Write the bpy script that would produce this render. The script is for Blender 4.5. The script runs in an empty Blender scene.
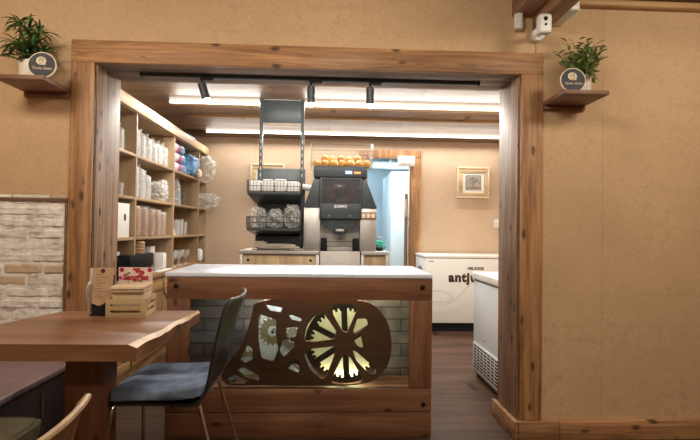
import bpy, bmesh, math, random
from mathutils import Vector, Matrix, noise
random.seed(7)
sc = bpy.context.scene
COL = sc.collection
PI = math.pi
WL = {}

# ------------------------------------------------------------------ mesh builder
class MB:
    def __init__(s): s.bm = bmesh.new(); s.mi = 0
    def _add(s, src, M=None):
        if M is not None: bmesh.ops.transform(src, matrix=M, verts=src.verts)
        vm = [s.bm.verts.new(v.co) for v in src.verts]
        src.verts.index_update()
        for f in src.faces:
            try:
                nf = s.bm.faces.new([vm[v.index] for v in f.verts]); nf.material_index = s.mi
            except ValueError: pass
        src.free(); return s
    def box(s, x0, x1, y0, y1, z0, z1, bev=0, seg=2, M=None):
        b = bmesh.new(); bmesh.ops.create_cube(b, size=1)
        for v in b.verts:
            v.co = Vector(((x0+x1)/2+v.co.x*(x1-x0), (y0+y1)/2+v.co.y*(y1-y0), (z0+z1)/2+v.co.z*(z1-z0)))
        if bev: bmesh.ops.bevel(b, geom=list(b.edges), offset=bev, segments=seg, profile=.5, affect='EDGES')
        return s._add(b, M)
    def prism(s, pts, a, b_, plane='xz', bev=0, M=None):
        b = bmesh.new()
        def m(p, t):
            return {'xz': (p[0], t, p[1]), 'xy': (p[0], p[1], t), 'yz': (t, p[0], p[1])}[plane]
        A = [b.verts.new(m(p, a)) for p in pts]; B = [b.verts.new(m(p, b_)) for p in pts]
        n = len(pts); b.faces.new(A); b.faces.new(B[::-1])
        for i in range(n): b.faces.new((A[i], B[i], B[(i+1) % n], A[(i+1) % n]))
        bmesh.ops.recalc_face_normals(b, faces=b.faces)
        if bev: bmesh.ops.bevel(b, geom=list(b.edges), offset=bev, segments=2, profile=.5, affect='EDGES')
        return s._add(b, M)
    def lathe(s, prof, c=(0, 0, 0), seg=20, M=None, sx=1, sy=1):
        b = bmesh.new(); rings = []
        for r, z in prof:
            rings.append([b.verts.new((c[0]+sx*r*math.cos(2*PI*k/seg), c[1]+sy*r*math.sin(2*PI*k/seg), c[2]+z)) for k in range(seg)])
        for i in range(len(rings)-1):
            for k in range(seg):
                b.faces.new((rings[i][k], rings[i][(k+1) % seg], rings[i+1][(k+1) % seg], rings[i+1][k]))
        if prof[0][0] > 1e-5: b.faces.new(rings[0][::-1])
        if prof[-1][0] > 1e-5: b.faces.new(rings[-1])
        bmesh.ops.remove_doubles(b, verts=b.verts, dist=1e-6)
        bmesh.ops.recalc_face_normals(b, faces=b.faces)
        return s._add(b, M)
    def cyl(s, p0, p1, r0, r1=None, seg=16):
        p0, p1 = Vector(p0), Vector(p1); d = p1-p0; r1 = r0 if r1 is None else r1
        M = Matrix.Translation(p0) @ d.to_track_quat('Z', 'Y').to_matrix().to_4x4()
        return s.lathe([(r0, 0), (r1, d.length)], seg=seg, M=M)
    def tube(s, pts, r, seg=8, closed=False):
        pts = [Vector(p) for p in pts]; n = len(pts); b = bmesh.new(); rings = []
        t0 = (pts[1]-pts[0]).normalized(); up = t0.orthogonal().normalized()
        for i, p in enumerate(pts):
            if closed: t = (pts[(i+1) % n]-pts[i-1]).normalized()
            else: t = (pts[min(i+1, n-1)]-pts[max(i-1, 0)]).normalized()
            up = (up-t*up.dot(t)); up = up.normalized() if up.length > 1e-6 else t.orthogonal().normalized()
            w = t.cross(up)
            rr = r[i] if isinstance(r, (list, tuple)) else r
            rings.append([b.verts.new(p+rr*(up*math.cos(2*PI*k/seg)+w*math.sin(2*PI*k/seg))) for k in range(seg)])
        for i in range(n if closed else n-1):
            A, B = rings[i], rings[(i+1) % n]
            for k in range(seg): b.faces.new((A[k], A[(k+1) % seg], B[(k+1) % seg], B[k]))
        if not closed: b.faces.new(rings[0][::-1]); b.faces.new(rings[-1])
        return s._add(b)
    def ball(s, c, r, sc_=(1, 1, 1), sub=3, jit=0, seed=0, M=None):
        b = bmesh.new(); bmesh.ops.create_icosphere(b, subdivisions=sub, radius=1)
        for v in b.verts:
            k = 1
            if jit: k += jit*noise.noise(v.co*2.3+Vector((seed*3.1, seed*1.7, 0))) + jit*.5*noise.noise(v.co*6+Vector((seed, 0, 5)))
            v.co = Vector((v.co.x*sc_[0]*r*k, v.co.y*sc_[1]*r*k, v.co.z*sc_[2]*r*k))
        bmesh.ops.transform(b, matrix=Matrix.Translation(c), verts=b.verts)
        return s._add(b, M)
    def sbox(s, c, h, e=.35, sub=4, jit=0, seed=0, fn=None):
        """rounded super-box, for cushions and bags"""
        b = bmesh.new(); bmesh.ops.create_icosphere(b, subdivisions=sub, radius=1)
        for v in b.verts:
            d = [math.copysign(abs(q)**e, q) for q in v.co]
            m = max(abs(q) for q in d); ln = (sum(abs(q)**(2/e) for q in d))**(e/2)
            k = 1/max(ln, 1e-6)
            if jit: k *= 1+jit*noise.noise(v.co*2.7+Vector((seed*2.3, 0, seed)))+jit*.6*noise.noise(v.co*7+Vector((0, seed, 0)))
            v.co = Vector((c[0]+d[0]*k*h[0], c[1]+d[1]*k*h[1], c[2]+d[2]*k*h[2]))
            if fn: v.co = Vector(fn(v.co))
        return s._add(b)
    def sheet(s, grid, thick=0, nrm=None):
        """grid of points; with thickness along per-point normals"""
        b = bmesh.new(); R, C = len(grid), len(grid[0])
        G = [[b.verts.new(p) for p in row] for row in grid]
        for i in range(R-1):
            for j in range(C-1): b.faces.new((G[i][j], G[i][j+1], G[i+1][j+1], G[i+1][j]))
        bmesh.ops.recalc_face_normals(b, faces=b.faces)
        if thick: bmesh.ops.solidify(b, geom=list(b.faces), thickness=thick)
        return s._add(b)
    def mesh(s, name, mats, off=(0, 0, 0), ang=35):
        bmesh.ops.translate(s.bm, vec=-Vector(off), verts=s.bm.verts)
        me = bpy.data.meshes.new(name); s.bm.to_mesh(me); s.bm.free()
        for m in (mats if isinstance(mats, (list, tuple)) else [mats]): me.materials.append(m)
        for p in me.polygons: p.use_smooth = True
        me.set_sharp_from_angle(angle=math.radians(ang))
        return me

def tag(o, label=None, cat=None, group=None, kind=None):
    if label: o['label'] = label
    if cat: o['category'] = cat
    if group: o['group'] = group
    if kind: o['kind'] = kind
    return o
def thing(name, label, cat, loc, group=None, rz=0):
    o = bpy.data.objects.new(name, None); COL.objects.link(o); o.location = loc; o.rotation_euler = (0, 0, rz)
    o.empty_display_size = .05; WL[o] = Vector(loc)
    return tag(o, label, cat, group)
def part(name, mb, mat, parent, ang=35, label=None, kind=None):
    off = WL[parent]
    o = bpy.data.objects.new(name, mb.mesh(name, mat, off, ang)); COL.objects.link(o)
    o.parent = parent; WL[o] = off
    return tag(o, label, kind=kind)
def solo(name, mb, mat, label, cat, loc, group=None, ang=35):
    o = bpy.data.objects.new(name, mb.mesh(name, mat, loc, ang)); COL.objects.link(o); o.location = loc; WL[o] = Vector(loc)
    return tag(o, label, cat, group)
def struct(name, mb, mat, parent=None, ang=35, label=None):
    o = bpy.data.objects.new(name, mb.mesh(name, mat, (0, 0, 0), ang)); COL.objects.link(o); WL[o] = Vector((0, 0, 0))
    if parent: o.parent = parent
    else: o['kind'] = 'structure'
    return o
def dup(root, loc, label=None, group=None, rz=None):
    r = root.copy(); COL.objects.link(r); r.location = loc; WL[r] = Vector(loc)
    if rz is not None: r.rotation_euler = (0, 0, rz)
    if label: r['label'] = label
    if group: r['group'] = group
    for ch in list(root.children):
        c = ch.copy(); COL.objects.link(c); c.parent = r
        for g in list(ch.children):
            d = g.copy(); COL.objects.link(d); d.parent = c
    return r
def text_mb(body, size, M, extrude=.001, shear=0, offset=0, mb=None, align='CENTER', space=1):
    cu = bpy.data.curves.new('lettering', 'FONT'); cu.body = body; cu.size = size; cu.extrude = extrude
    cu.shear = shear; cu.offset = offset; cu.align_x = align; cu.align_y = 'CENTER'; cu.space_character = space
    cu.resolution_u = 3
    ob = bpy.data.objects.new('lettering', cu); COL.objects.link(ob)
    dg = bpy.context.evaluated_depsgraph_get(); dg.update()
    me = bpy.data.meshes.new_from_object(ob.evaluated_get(dg))
    bpy.data.objects.remove(ob); bpy.data.curves.remove(cu)
    b = bmesh.new(); b.from_mesh(me); bpy.data.meshes.remove(me)
    mb = mb or MB(); mb._add(b, M); return mb
FRONT = Matrix.Rotation(PI/2, 4, 'X')          # text that faces the viewer side (-Y)
LEFTF = Matrix.Rotation(-PI/2, 4, 'Z') @ FRONT  # text that faces -X
def shape_mesh(outline, holes, y0, y1):
    """flat board with cut-outs, in the XZ plane"""
    cu = bpy.data.curves.new('board', 'CURVE'); cu.dimensions = '2D'; cu.fill_mode = 'BOTH'; cu.extrude = (y1-y0)/2
    for pts in [outline]+holes:
        sp = cu.splines.new('POLY'); sp.points.add(len(pts)-1); sp.use_cyclic_u = True
        for q, p in zip(sp.points, pts): q.co = (p[0], p[1], 0, 1)
    ob = bpy.data.objects.new('board', cu); COL.objects.link(ob)
    dg = bpy.context.evaluated_depsgraph_get(); dg.update()
    me = bpy.data.meshes.new_from_object(ob.evaluated_get(dg))
    bpy.data.objects.remove(ob); bpy.data.curves.remove(cu)
    b = bmesh.new(); b.from_mesh(me); bpy.data.meshes.remove(me)
    mb = MB(); mb._add(b, Matrix.Translation((0, (y0+y1)/2, 0)) @ FRONT); return mb
def smooth_poly(pts, it=2):
    for _ in range(it):
        out = []
        for i, p in enumerate(pts):
            q = pts[(i+1) % len(pts)]
            out += [(p[0]*.75+q[0]*.25, p[1]*.75+q[1]*.25), (p[0]*.25+q[0]*.75, p[1]*.25+q[1]*.75)]
        pts = out
    return pts

# ------------------------------------------------------------------ materials
def nodes(name):
    m = bpy.data.materials.new(name); m.use_nodes = True; nt = m.node_tree
    return m, nt, nt.nodes['Principled BSDF']
def N(nt, t, **kw):
    n = nt.nodes.new('ShaderNode'+t)
    for k, v in kw.items():
        if hasattr(n, k) and k not in n.inputs: setattr(n, k, v)
        else: n.inputs[k].default_value = v
    return n
def ramp(nt, fac, stops):
    r = nt.nodes.new('ShaderNodeValToRGB'); e = r.color_ramp.elements
    while len(e) < len(stops): e.new(.5)
    for q, (p, c) in zip(e, stops): q.position = p; q.color = (c[0], c[1], c[2], 1) if not isinstance(c, (int, float)) else (c, c, c, 1)
    nt.links.new(fac, r.inputs[0]); return r
def mix(nt, f, a, b, mode='MIX'):
    n = nt.nodes.new('ShaderNodeMix'); n.data_type = 'RGBA'; n.blend_type = mode
    for s, v in ((n.inputs[0], f), (n.inputs[6], a), (n.inputs[7], b)):
        if hasattr(v, 'is_linked'): nt.links.new(v, s)
        elif isinstance(v, (int, float)): s.default_value = v
        else: s.default_value = (v[0], v[1], v[2], 1)
    return n.outputs[2]
def coords(nt, rnd=True):
    tc = N(nt, 'TexCoord'); oi = N(nt, 'ObjectInfo')
    if not rnd: return tc.outputs['Object']
    mu = N(nt, 'Math', operation='MULTIPLY'); nt.links.new(oi.outputs['Random'], mu.inputs[0]); mu.inputs[1].default_value = 7
    ad = N(nt, 'VectorMath', operation='ADD'); nt.links.new(tc.outputs['Object'], ad.inputs[0]); nt.links.new(mu.outputs[0], ad.inputs[1])
    return ad.outputs[0]
def plain(name, c, rough=.5, metal=0, var=.12, scale=30, bump=0, spec=.5, coat=0):
    m, nt, p = nodes(name); v = coords(nt)
    nz = N(nt, 'TexNoise', Scale=scale, Detail=4); nt.links.new(v, nz.inputs['Vector'])
    r = ramp(nt, nz.outputs[0], [(.3, [q*(1-var) for q in c]), (.7, [min(1, q*(1+var)) for q in c])])
    nt.links.new(r.outputs[0], p.inputs['Base Color'])
    p.inputs['Roughness'].default_value = rough; p.inputs['Metallic'].default_value = metal
    p.inputs['Specular IOR Level'].default_value = spec; p.inputs['Coat Weight'].default_value = coat
    if bump:
        b = N(nt, 'Bump', Strength=bump, Distance=.004); nt.links.new(nz.outputs[0], b.inputs['Height']); nt.links.new(b.outputs[0], p.inputs['Normal'])
    return m
def emit(name, c, s):
    m, nt, p = nodes(name); p.inputs['Base Color'].default_value = (*c, 1)
    p.inputs['Emission Color'].default_value = (*c, 1); p.inputs['Emission Strength'].default_value = s; return m
def wood(name, dark, mid, light, axis='X', knots=.5, rough=.5, fine=1., plank=0, contrast=1., spec=.4, kn=None):
    m, nt, p = nodes(name); v = coords(nt); ai = 'XYZ'.index(axis)
    s = [26*fine]*3; s[ai] = 1.6*fine
    mp = N(nt, 'Mapping'); nt.links.new(v, mp.inputs[0]); mp.inputs['Scale'].default_value = s
    n1 = N(nt, 'TexNoise', Scale=1., Detail=6, Roughness=.68, Distortion=.9); nt.links.new(mp.outputs[0], n1.inputs['Vector'])
    c1 = ramp(nt, n1.outputs[0], [(.5-.22/contrast, dark), (.52, mid), (.5+.24/contrast, light)])
    s2 = [7.]*3; s2[ai] = .8
    mp2 = N(nt, 'Mapping'); nt.links.new(v, mp2.inputs[0]); mp2.inputs['Scale'].default_value = s2
    n2 = N(nt, 'TexNoise', Scale=1., Detail=2); nt.links.new(mp2.outputs[0], n2.inputs['Vector'])
    r2 = ramp(nt, n2.outputs[0], [(.3, .62), (.7, 1.15)])
    col = mix(nt, 1., c1.outputs[0], r2.outputs[0], 'MULTIPLY')
    if knots:
        s3 = list(kn) if kn else [19., 2.5, 19.]; s3[ai] = 8.5
        mp3 = N(nt, 'Mapping'); nt.links.new(v, mp3.inputs[0]); mp3.inputs['Scale'].default_value = s3
        nd = N(nt, 'TexNoise', Scale=2.5, Detail=2); nt.links.new(mp3.outputs[0], nd.inputs['Vector'])
        mv = mix(nt, .16, mp3.outputs[0], nd.outputs['Color'])
        vo = N(nt, 'TexVoronoi', Scale=1.); nt.links.new(mv, vo.inputs['Vector'])
        kr = ramp(nt, vo.outputs['Distance'], [(.12, 1.), (.20, .5), (.26, 0.)])
        sp = N(nt, 'SeparateColor'); nt.links.new(vo.outputs['Color'], sp.inputs[0])
        th = N(nt, 'Math', operation='LESS_THAN'); nt.links.new(sp.outputs[0], th.inputs[0]); th.inputs[1].default_value = .62*knots
        mu = N(nt, 'Math', operation='MULTIPLY'); nt.links.new(kr.outputs[0], mu.inputs[0]); nt.links.new(th.outputs[0], mu.inputs[1])
        col = mix(nt, mu.outputs[0], col, [q*.4 for q in dark])
    if plank:
        col = mix(nt, 1., col, plank_lines(nt, plank, ai), 'MULTIPLY')
    nt.links.new(col, p.inputs['Base Color']); p.inputs['Roughness'].default_value = rough; p.inputs['Specular IOR Level'].default_value = spec
    b = N(nt, 'Bump', Strength=.12, Distance=.003); nt.links.new(n1.outputs[0], b.inputs['Height']); nt.links.new(b.outputs[0], p.inputs['Normal'])
    return m
def plank_lines(nt, w, ai):
    """board joints and board to board tone, boards running along axis ai"""
    tc = N(nt, 'TexCoord'); mp = N(nt, 'Mapping'); nt.links.new(tc.outputs['Object'], mp.inputs[0])
    if ai == 1: mp.inputs['Rotation'].default_value = (0, 0, PI/2)
    if ai == 0: pass
    br = N(nt, 'TexBrick', Scale=1.); nt.links.new(mp.outputs[0], br.inputs['Vector'])
    br.inputs['Brick Width'].default_value = 1.3; br.inputs['Row Height'].default_value = w
    br.inputs['Mortar Size'].default_value = .0025; br.inputs['Mortar Smooth'].default_value = .1
    br.inputs['Color1'].default_value = (.8, .8, .8, 1); br.inputs['Color2'].default_value = (1.1, 1.1, 1.1, 1); br.inputs['Mortar'].default_value = (.35, .3, .28, 1)
    br.offset = .37
    return br.outputs['Color']
def clear(name, tint=(1, 1, 1), a=.25, rough=.05, crinkle=0, cmax=.6, body=(.9, .92, .93), cs=40):
    """thin clear plastic or glass: mostly see-through, brighter at grazing angles"""
    m, nt, p = nodes(name); out = nt.nodes['Material Output']
    tr = N(nt, 'BsdfTransparent'); tr.inputs[0].default_value = (*tint, 1)
    p.inputs['Base Color'].default_value = (*body, 1); p.inputs['Roughness'].default_value = rough
    lw = N(nt, 'LayerWeight', Blend=.35)
    ma = N(nt, 'Math', operation='MULTIPLY_ADD', use_clamp=True); nt.links.new(lw.outputs['Facing'], ma.inputs[0]); ma.inputs[1].default_value = .55; ma.inputs[2].default_value = a
    fac = ma.outputs[0]
    if crinkle:
        v = coords(nt); nz = N(nt, 'TexNoise', Scale=cs, Detail=5, Distortion=1.2); nt.links.new(v, nz.inputs['Vector'])
        b = N(nt, 'Bump', Strength=crinkle, Distance=.01); nt.links.new(nz.outputs[0], b.inputs['Height']); nt.links.new(b.outputs[0], p.inputs['Normal']); nt.links.new(b.outputs[0], lw.inputs['Normal'])
        rr = ramp(nt, nz.outputs[0], [(.42, 0.), (.68, cmax)])
        ad = N(nt, 'Math', operation='MAXIMUM'); nt.links.new(fac, ad.inputs[0]); nt.links.new(rr.outputs[0], ad.inputs[1]); fac = ad.outputs[0]
    ms = N(nt, 'MixShader'); nt.links.new(fac, ms.inputs[0]); nt.links.new(tr.outputs[0], ms.inputs[1]); nt.links.new(p.outputs[0], ms.inputs[2])
    nt.links.new(ms.outputs[0], out.inputs[0]); return m
def pane(name, tint=(.93, .96, .95), base=.03):
    m, nt, p = nodes(name); out = nt.nodes['Material Output']; nt.nodes.remove(p)
    tr = N(nt, 'BsdfTransparent'); tr.inputs[0].default_value = (*tint, 1)
    gl = N(nt, 'BsdfGlossy', Roughness=.03); fr = N(nt, 'Fresnel', IOR=1.45)
    ad = N(nt, 'Math', operation='ADD', use_clamp=True); nt.links.new(fr.outputs[0], ad.inputs[0]); ad.inputs[1].default_value = base
    nz = N(nt, 'TexNoise', Scale=3.); nt.links.new(coords(nt), nz.inputs['Vector'])
    b = N(nt, 'Bump', Strength=.02); nt.links.new(nz.outputs[0], b.inputs['Height']); nt.links.new(b.outputs[0], gl.inputs['Normal'])
    ms = N(nt, 'MixShader'); nt.links.new(ad.outputs[0], ms.inputs[0]); nt.links.new(tr.outputs[0], ms.inputs[1]); nt.links.new(gl.outputs[0], ms.inputs[2])
    nt.links.new(ms.outputs[0], out.inputs[0]); return m
def wallboard(name, c, seams_x=(), seams_z=(), speck=.25, scuff=.80):
    m, nt, p = nodes(name); v = coords(nt, False)
    n1 = N(nt, 'TexNoise', Scale=90., Detail=3); n2 = N(nt, 'TexNoise', Scale=1.7, Detail=6, Roughness=.65); n3 = N(nt, 'TexNoise', Scale=14., Detail=5, Roughness=.7)
    for n in (n1, n2, n3): nt.links.new(v, n.inputs['Vector'])
    r1 = ramp(nt, n1.outputs[0], [(.3, 1-speck*.35), (.7, 1+speck*.2)])
    r2 = ramp(nt, n2.outputs[0], [(.3, .86), (.7, 1.08)])
    # worn, darker scuffs
    m3 = N(nt, 'Math', operation='MULTIPLY'); nt.links.new(n2.outputs[0], m3.inputs[0]); nt.links.new(n3.outputs[0], m3.inputs[1])
    r3 = ramp(nt, m3.outputs[0], [(.28, 1.), (.42, scuff)])
    col = mix(nt, 1., c, r1.outputs[0], 'MULTIPLY'); col = mix(nt, 1., col, r2.outputs[0], 'MULTIPLY'); col = mix(nt, 1., col, r3.outputs[0], 'MULTIPLY')
    sp = N(nt, 'SeparateXYZ'); nt.links.new(v, sp.inputs[0])
    for ax, lst in ((0, seams_x), (2, seams_z)):
        for s_ in lst:
            a = N(nt, 'Math', operation='SUBTRACT'); nt.links.new(sp.outputs[ax], a.inputs[0]); a.inputs[1].default_value = s_
            b = N(nt, 'Math', operation='ABSOLUTE'); nt.links.new(a.outputs[0], b.inputs[0])
            l = N(nt, 'Math', operation='LESS_THAN'); nt.links.new(b.outputs[0], l.inputs[0]); l.inputs[1].default_value = .0022
            f = N(nt, 'Math', operation='MULTIPLY'); nt.links.new(l.outputs[0], f.inputs[0]); f.inputs[1].default_value = .3 if ax == 0 else .14
            col = mix(nt, f.outputs[0], col, [q*.35 for q in c])
    nt.links.new(col, p.inputs['Base Color']); p.inputs['Roughness'].default_value = .75; p.inputs['Specular IOR Level'].default_value = .25
    b = N(nt, 'Bump', Strength=.12, Distance=.002); nt.links.new(n1.outputs[0], b.inputs['Height']); nt.links.new(b.outputs[0], p.inputs['Normal'])
    return m

M = {}
M['wall'] = wallboard('tan_fibreboard', (.62, .425, .248), (1.56,), (.62, .80))
M['wallb'] = wallboard('tan_fibreboard_back', (.64, .485, .345), (1.2, -.9), speck=.10, scuff=.95)
M['pineX'] = wood('pine_along', (.24, .11, .045), (.45, .235, .105), (.62, .365, .175), 'X', .8, contrast=1.35)
M['pineZ'] = wood('pine_up', (.24, .11, .045), (.45, .235, .105), (.62, .365, .175), 'Z', .8, contrast=1.35)
M['pineY'] = wood('pine_depth', (.30, .125, .045), (.47, .225, .088), (.60, .32, .14), 'Y', .6)
M['jamb'] = wood('weathered_pine', (.14, .072, .038), (.285, .17, .10), (.43, .295, .195), 'Z', .9, contrast=1.5, kn=(2.5, 17., 8.))
M['jambX'] = wood('weathered_pine_along', (.16, .10, .065), (.26, .165, .11), (.36, .24, .17), 'X', .5)
M['ctrX'] = wood('counter_pine', (.15, .063, .032), (.245, .112, .058), (.33, .165, .09), 'X', .8, rough=.42)
M['ctrZ'] = wood('counter_pine_up', (.15, .063, .032), (.245, .112, .058), (.33, .165, .09), 'Z', .8, rough=.42)
M['table'] = wood('table_slab', (.16, .068, .033), (.265, .122, .06), (.37, .19, .098), 'X', .25, rough=.32, fine=.6)
M['tableleg'] = wood('table_leg', (.17, .06, .025), (.25, .10, .042), (.31, .135, .06), 'Z', .3)
M['sap'] = plain('sapwood', (.62, .40, .22), .4, var=.2, scale=14)
M['floor'] = wood('dark_floor_boards', (.055, .028, .017), (.10, .053, .033), (.15, .084, .053), 'X', .15, rough=.5, spec=.15, plank=.14)
M['ceilb'] = wood('grey_ceiling_boards', (.30, .20, .13), (.40, .275, .19), (.48, .34, .245), 'X', .2, plank=.33)
M['ceilf'] = wood('front_ceiling_boards', (.15, .06, .035), (.24, .11, .06), (.32, .16, .09), 'X', .2, plank=.2)
M['beam'] = wood('ceiling_beam', (.24, .12, .06), (.38, .205, .11), (.48, .28, .16), 'Y', .4)
M['shelfboard'] = wood('shelf_brown', (.17, .08, .045), (.26, .125, .07), (.33, .17, .10), 'X', .2)
M['unit'] = wood('unit_melamine', (.33, .22, .125), (.42, .285, .165), (.49, .34, .205), 'Y', 0, rough=.45)
M['unitZ'] = wood('unit_melamine_up', (.36, .245, .14), (.45, .31, .18), (.52, .37, .225), 'Z', 0, rough=.45)
M['fascia'] = wood('pale_fascia', (.58, .40, .22), (.70, .51, .30), (.80, .62, .40), 'Y', .3)
M['ledge'] = wood('yellow_pine', (.32, .18, .07), (.44, .255, .10), (.54, .335, .145), 'Y', .2)
M['base'] = wood('base_door', (.27, .15, .065), (.36, .205, .09), (.43, .26, .12), 'Z', .2)
M['oak'] = wood('bar_oak', (.46, .32, .17), (.56, .41, .235), (.63, .48, .29), 'Z', 0)
M['crate'] = wood('crate_pine', (.46, .32, .16), (.56, .40, .21), (.64, .48, .27), 'X', .1)
M['plyface'] = wood('ply_veneer', (.20, .075, .03), (.28, .115, .045), (.34, .15, .06), 'Z', 0, rough=.35)
M['plyedge'] = plain('ply_edge', (.50, .33, .17), .4, var=.15)
M['white'] = plain('white_plastic', (.78, .78, .75), .4, var=.03)
M['freezer'] = plain('freezer_enamel', (.80, .79, .74), .3, var=.02, scale=4)
M['freezer2'] = plain('freezer_enamel_cool', (.70, .74, .75), .28, var=.02, scale=4)
M['ctop'] = plain('white_counter_stone', (.74, .80, .89), .22, var=.03, scale=60)
M['black'] = plain('black_plastic', (.012, .013, .014), .6, var=.2, spec=.15)
M['dark'] = plain('charcoal_metal', (.050, .062, .068), .4, var=.15, metal=.2)
M['dark2'] = plain('slate_panel', (.09, .11, .118), .4, var=.1, metal=.1)
M['shell'] = plain('dark_shell', (.020, .019, .018), .32, var=.2)
M['edgegrey'] = plain('grey_edge', (.16, .16, .16), .4, var=.3)  # paler grey than the shell, for the backrest top edge
M['chrome'] = plain('chrome', (.72, .70, .67), .16, metal=1, var=.04)
M['steel'] = plain('brushed_steel', (.62, .60, .57), .38, metal=.75, var=.07, scale=9)
M['steeld'] = plain('steel_matt', (.55, .53, .50), .42, metal=.3, var=.06)
M['denim'] = plain('denim', (.24, .32, .46), .85, var=.35, scale=16, bump=.3)
M['denimd'] = plain('denim_table_shade', (.045, .040, .037), .85, var=.2, scale=20)  # table's shadow as a cloth colour for the seat front; not applied
M['olive'] = plain('olive_cloth', (.105, .09, .052), .85, var=.25, scale=12, bump=.5)
M['purple'] = plain('plum_leather', (.24, .15, .16), .42, var=.12, scale=20, bump=.1)
M['benchd'] = plain('bench_dark', (.028, .021, .024), .5, var=.2)
M['bronze'] = plain('brass_strip', (.45, .32, .17), .4, metal=.8)
M['kraft'] = plain('kraft', (.50, .33, .19), .75, var=.08, scale=50)
M['kraft2'] = plain('kraft_napkins', (.56, .41, .26), .8, var=.06, scale=60)
M['cream'] = plain('cream', (.74, .62, .44), .6, var=.05)
M['slate'] = plain('slate_disc', (.045, .045, .06), .7, var=.2)
M['pot'] = plain('white_pot', (.72, .66, .58), .45, var=.05)
M['leaf1'] = plain('dark_leaf', (.045, .12, .025), .45, var=.55, scale=22)
M['leaf2'] = plain('fresh_leaf', (.26, .31, .11), .5, var=.55, scale=26)
M['leaf3'] = plain('light_leaf', (.20, .35, .09), .45, var=.4, scale=22)
M['stem'] = plain('stem', (.10, .13, .04), .6)
M['orange'] = plain('orange_peel', (.62, .30, .03), .45, var=.14, scale=40, bump=.2)
M['wire'] = plain('steel_wire', (.50, .46, .42), .35, metal=.6)
M['wired'] = plain('dark_wire', (.05, .052, .055), .35, metal=.5)
M['ink'] = plain('brown_ink', (.055, .022, .018), .6)
M['inkg'] = plain('grey_ink', (.16, .15, .14), .6)
M['faint'] = plain('faint_swirl', (.70, .68, .62), .35, var=.01)
M['gold'] = wood('pale_gilt_frame', (.55, .40, .20), (.65, .49, .27), (.74, .58, .34), 'X', 0)
M['goldl'] = plain('pale_frame', (.72, .60, .44), .5)
M['mat'] = plain('picture_mat', (.85, .85, .82), .7, var=.01)
M['printbg'] = plain('print_paper', (.42, .39, .33), .7, var=.15, scale=40)
M['screenb'] = emit('lcd_blue', (.30, .42, .75), .9)
M['screeno'] = emit('lcd_orange', (.75, .28, .08), .7)
M['led'] = emit('led_light', (1., .96, .88), 7)
M['lens'] = emit('spot_lens', (.90, .96, 1.), 30)
M['alu'] = plain('alu_profile', (.75, .72, .66), .4, metal=.4, var=.03)
M['dtrim'] = wood('dark_trim', (.13, .075, .045), (.19, .115, .07), (.24, .15, .095), 'X', 0)
M['ytrim'] = wood('yellow_strip', (.48, .30, .15), (.58, .38, .20), (.66, .45, .25), 'X', .1)
M['bamboo'] = wood('bamboo_strip', (.50, .30, .13), (.60, .38, .18), (.68, .45, .22), 'X', .1)
M['glass'] = pane('display_glass')
M['cups'] = clear('clear_cups', a=.16, rough=.1, body=(.82, .83, .82))
M['glassware'] = clear('drinking_glass', a=.10, rough=.03, body=(.75, .77, .77))
M['wrap'] = clear('plastic_wrap', a=.10, rough=.14, crinkle=1., body=(.86, .86, .84))
M['wrapthin'] = clear('thin_plastic_wrap', a=.0, rough=.14, crinkle=.5, cmax=.28, body=(.85, .85, .83))
M['wrapd'] = clear('plastic_wrap_dull', a=.32, rough=.3, crinkle=.8, body=(.70, .69, .66), cs=25)
M['smoke'] = clear('smoked_window', tint=(.62, .58, .57), a=.30, rough=.12, body=(.16, .165, .17))
M['papercup'] = plain('brown_paper_cups', (.43, .26, .15), .8, var=.12, scale=30)
M['bluebag'] = plain('blue_bag', (.20, .42, .72), .35, var=.45, scale=45, bump=.6)
M['pink'] = plain('pink_label', (.50, .13, .25), .5, var=.3, scale=40)
M['navy'] = plain('navy_bag', (.055, .045, .13), .5, var=.2)
M['teal'] = plain('teal_cloth', (.05, .36, .28), .8, var=.2, bump=.4)
M['kwall'] = plain('kitchen_paint', (.62, .72, .78), .6, var=.02, scale=3)
M['kfridge'] = plain('kitchen_cooler', (.82, .88, .90), .35, var=.01, scale=3)
M['cardb'] = plain('brown_stick', (.26, .16, .10), .6)
M['berry'] = plain('berry_red', (.42, .035, .055), .5, var=.4, scale=60)
M['mint'] = plain('mint_green', (.12, .24, .06), .5)
M['cardw'] = plain('pink_card', (.76, .58, .52), .55, var=.12, scale=25)
M['pale'] = plain('pale_backing', (.40, .42, .42), .4, var=.35, scale=9)
M['gear'] = plain('gear_dark', (.05, .047, .04), .4, metal=.5)
M['brass'] = plain('gear_plate', (.62, .58, .34), .35, metal=.15, var=.1)
M['gsteel'] = plain('gear_pale', (.58, .57, .47), .35, metal=.4)
M['cutout'] = wood('cutout_board', (.21, .098, .056), (.26, .125, .073), (.31, .155, .09), 'X', 0, rough=.55)

# ------------------------------------------------------------------ camera
cam = bpy.data.cameras.new('camera'); co = bpy.data.objects.new('camera', cam); COL.objects.link(co)
yaw, pitch, roll = .0467466, .0188398, .0130699
cy, sy, cp, sp = math.cos(yaw), math.sin(yaw), math.cos(pitch), math.sin(pitch)
fw = Vector((sy*cp, cy*cp, sp)); rt = Vector((cy, -sy, 0)); up = rt.cross(fw)
r2 = rt*math.cos(roll)+up*math.sin(roll); u2 = up*math.cos(roll)-rt*math.sin(roll)
co.matrix_world = Matrix(((r2.x, u2.x, -fw.x, 0), (r2.y, u2.y, -fw.y, 0), (r2.z, u2.z, -fw.z, 1.15), (0, 0, 0, 1)))
cam.sensor_width = 36; cam.lens = 490.9/700*36; cam.clip_start = .05
sc.camera = co

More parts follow.
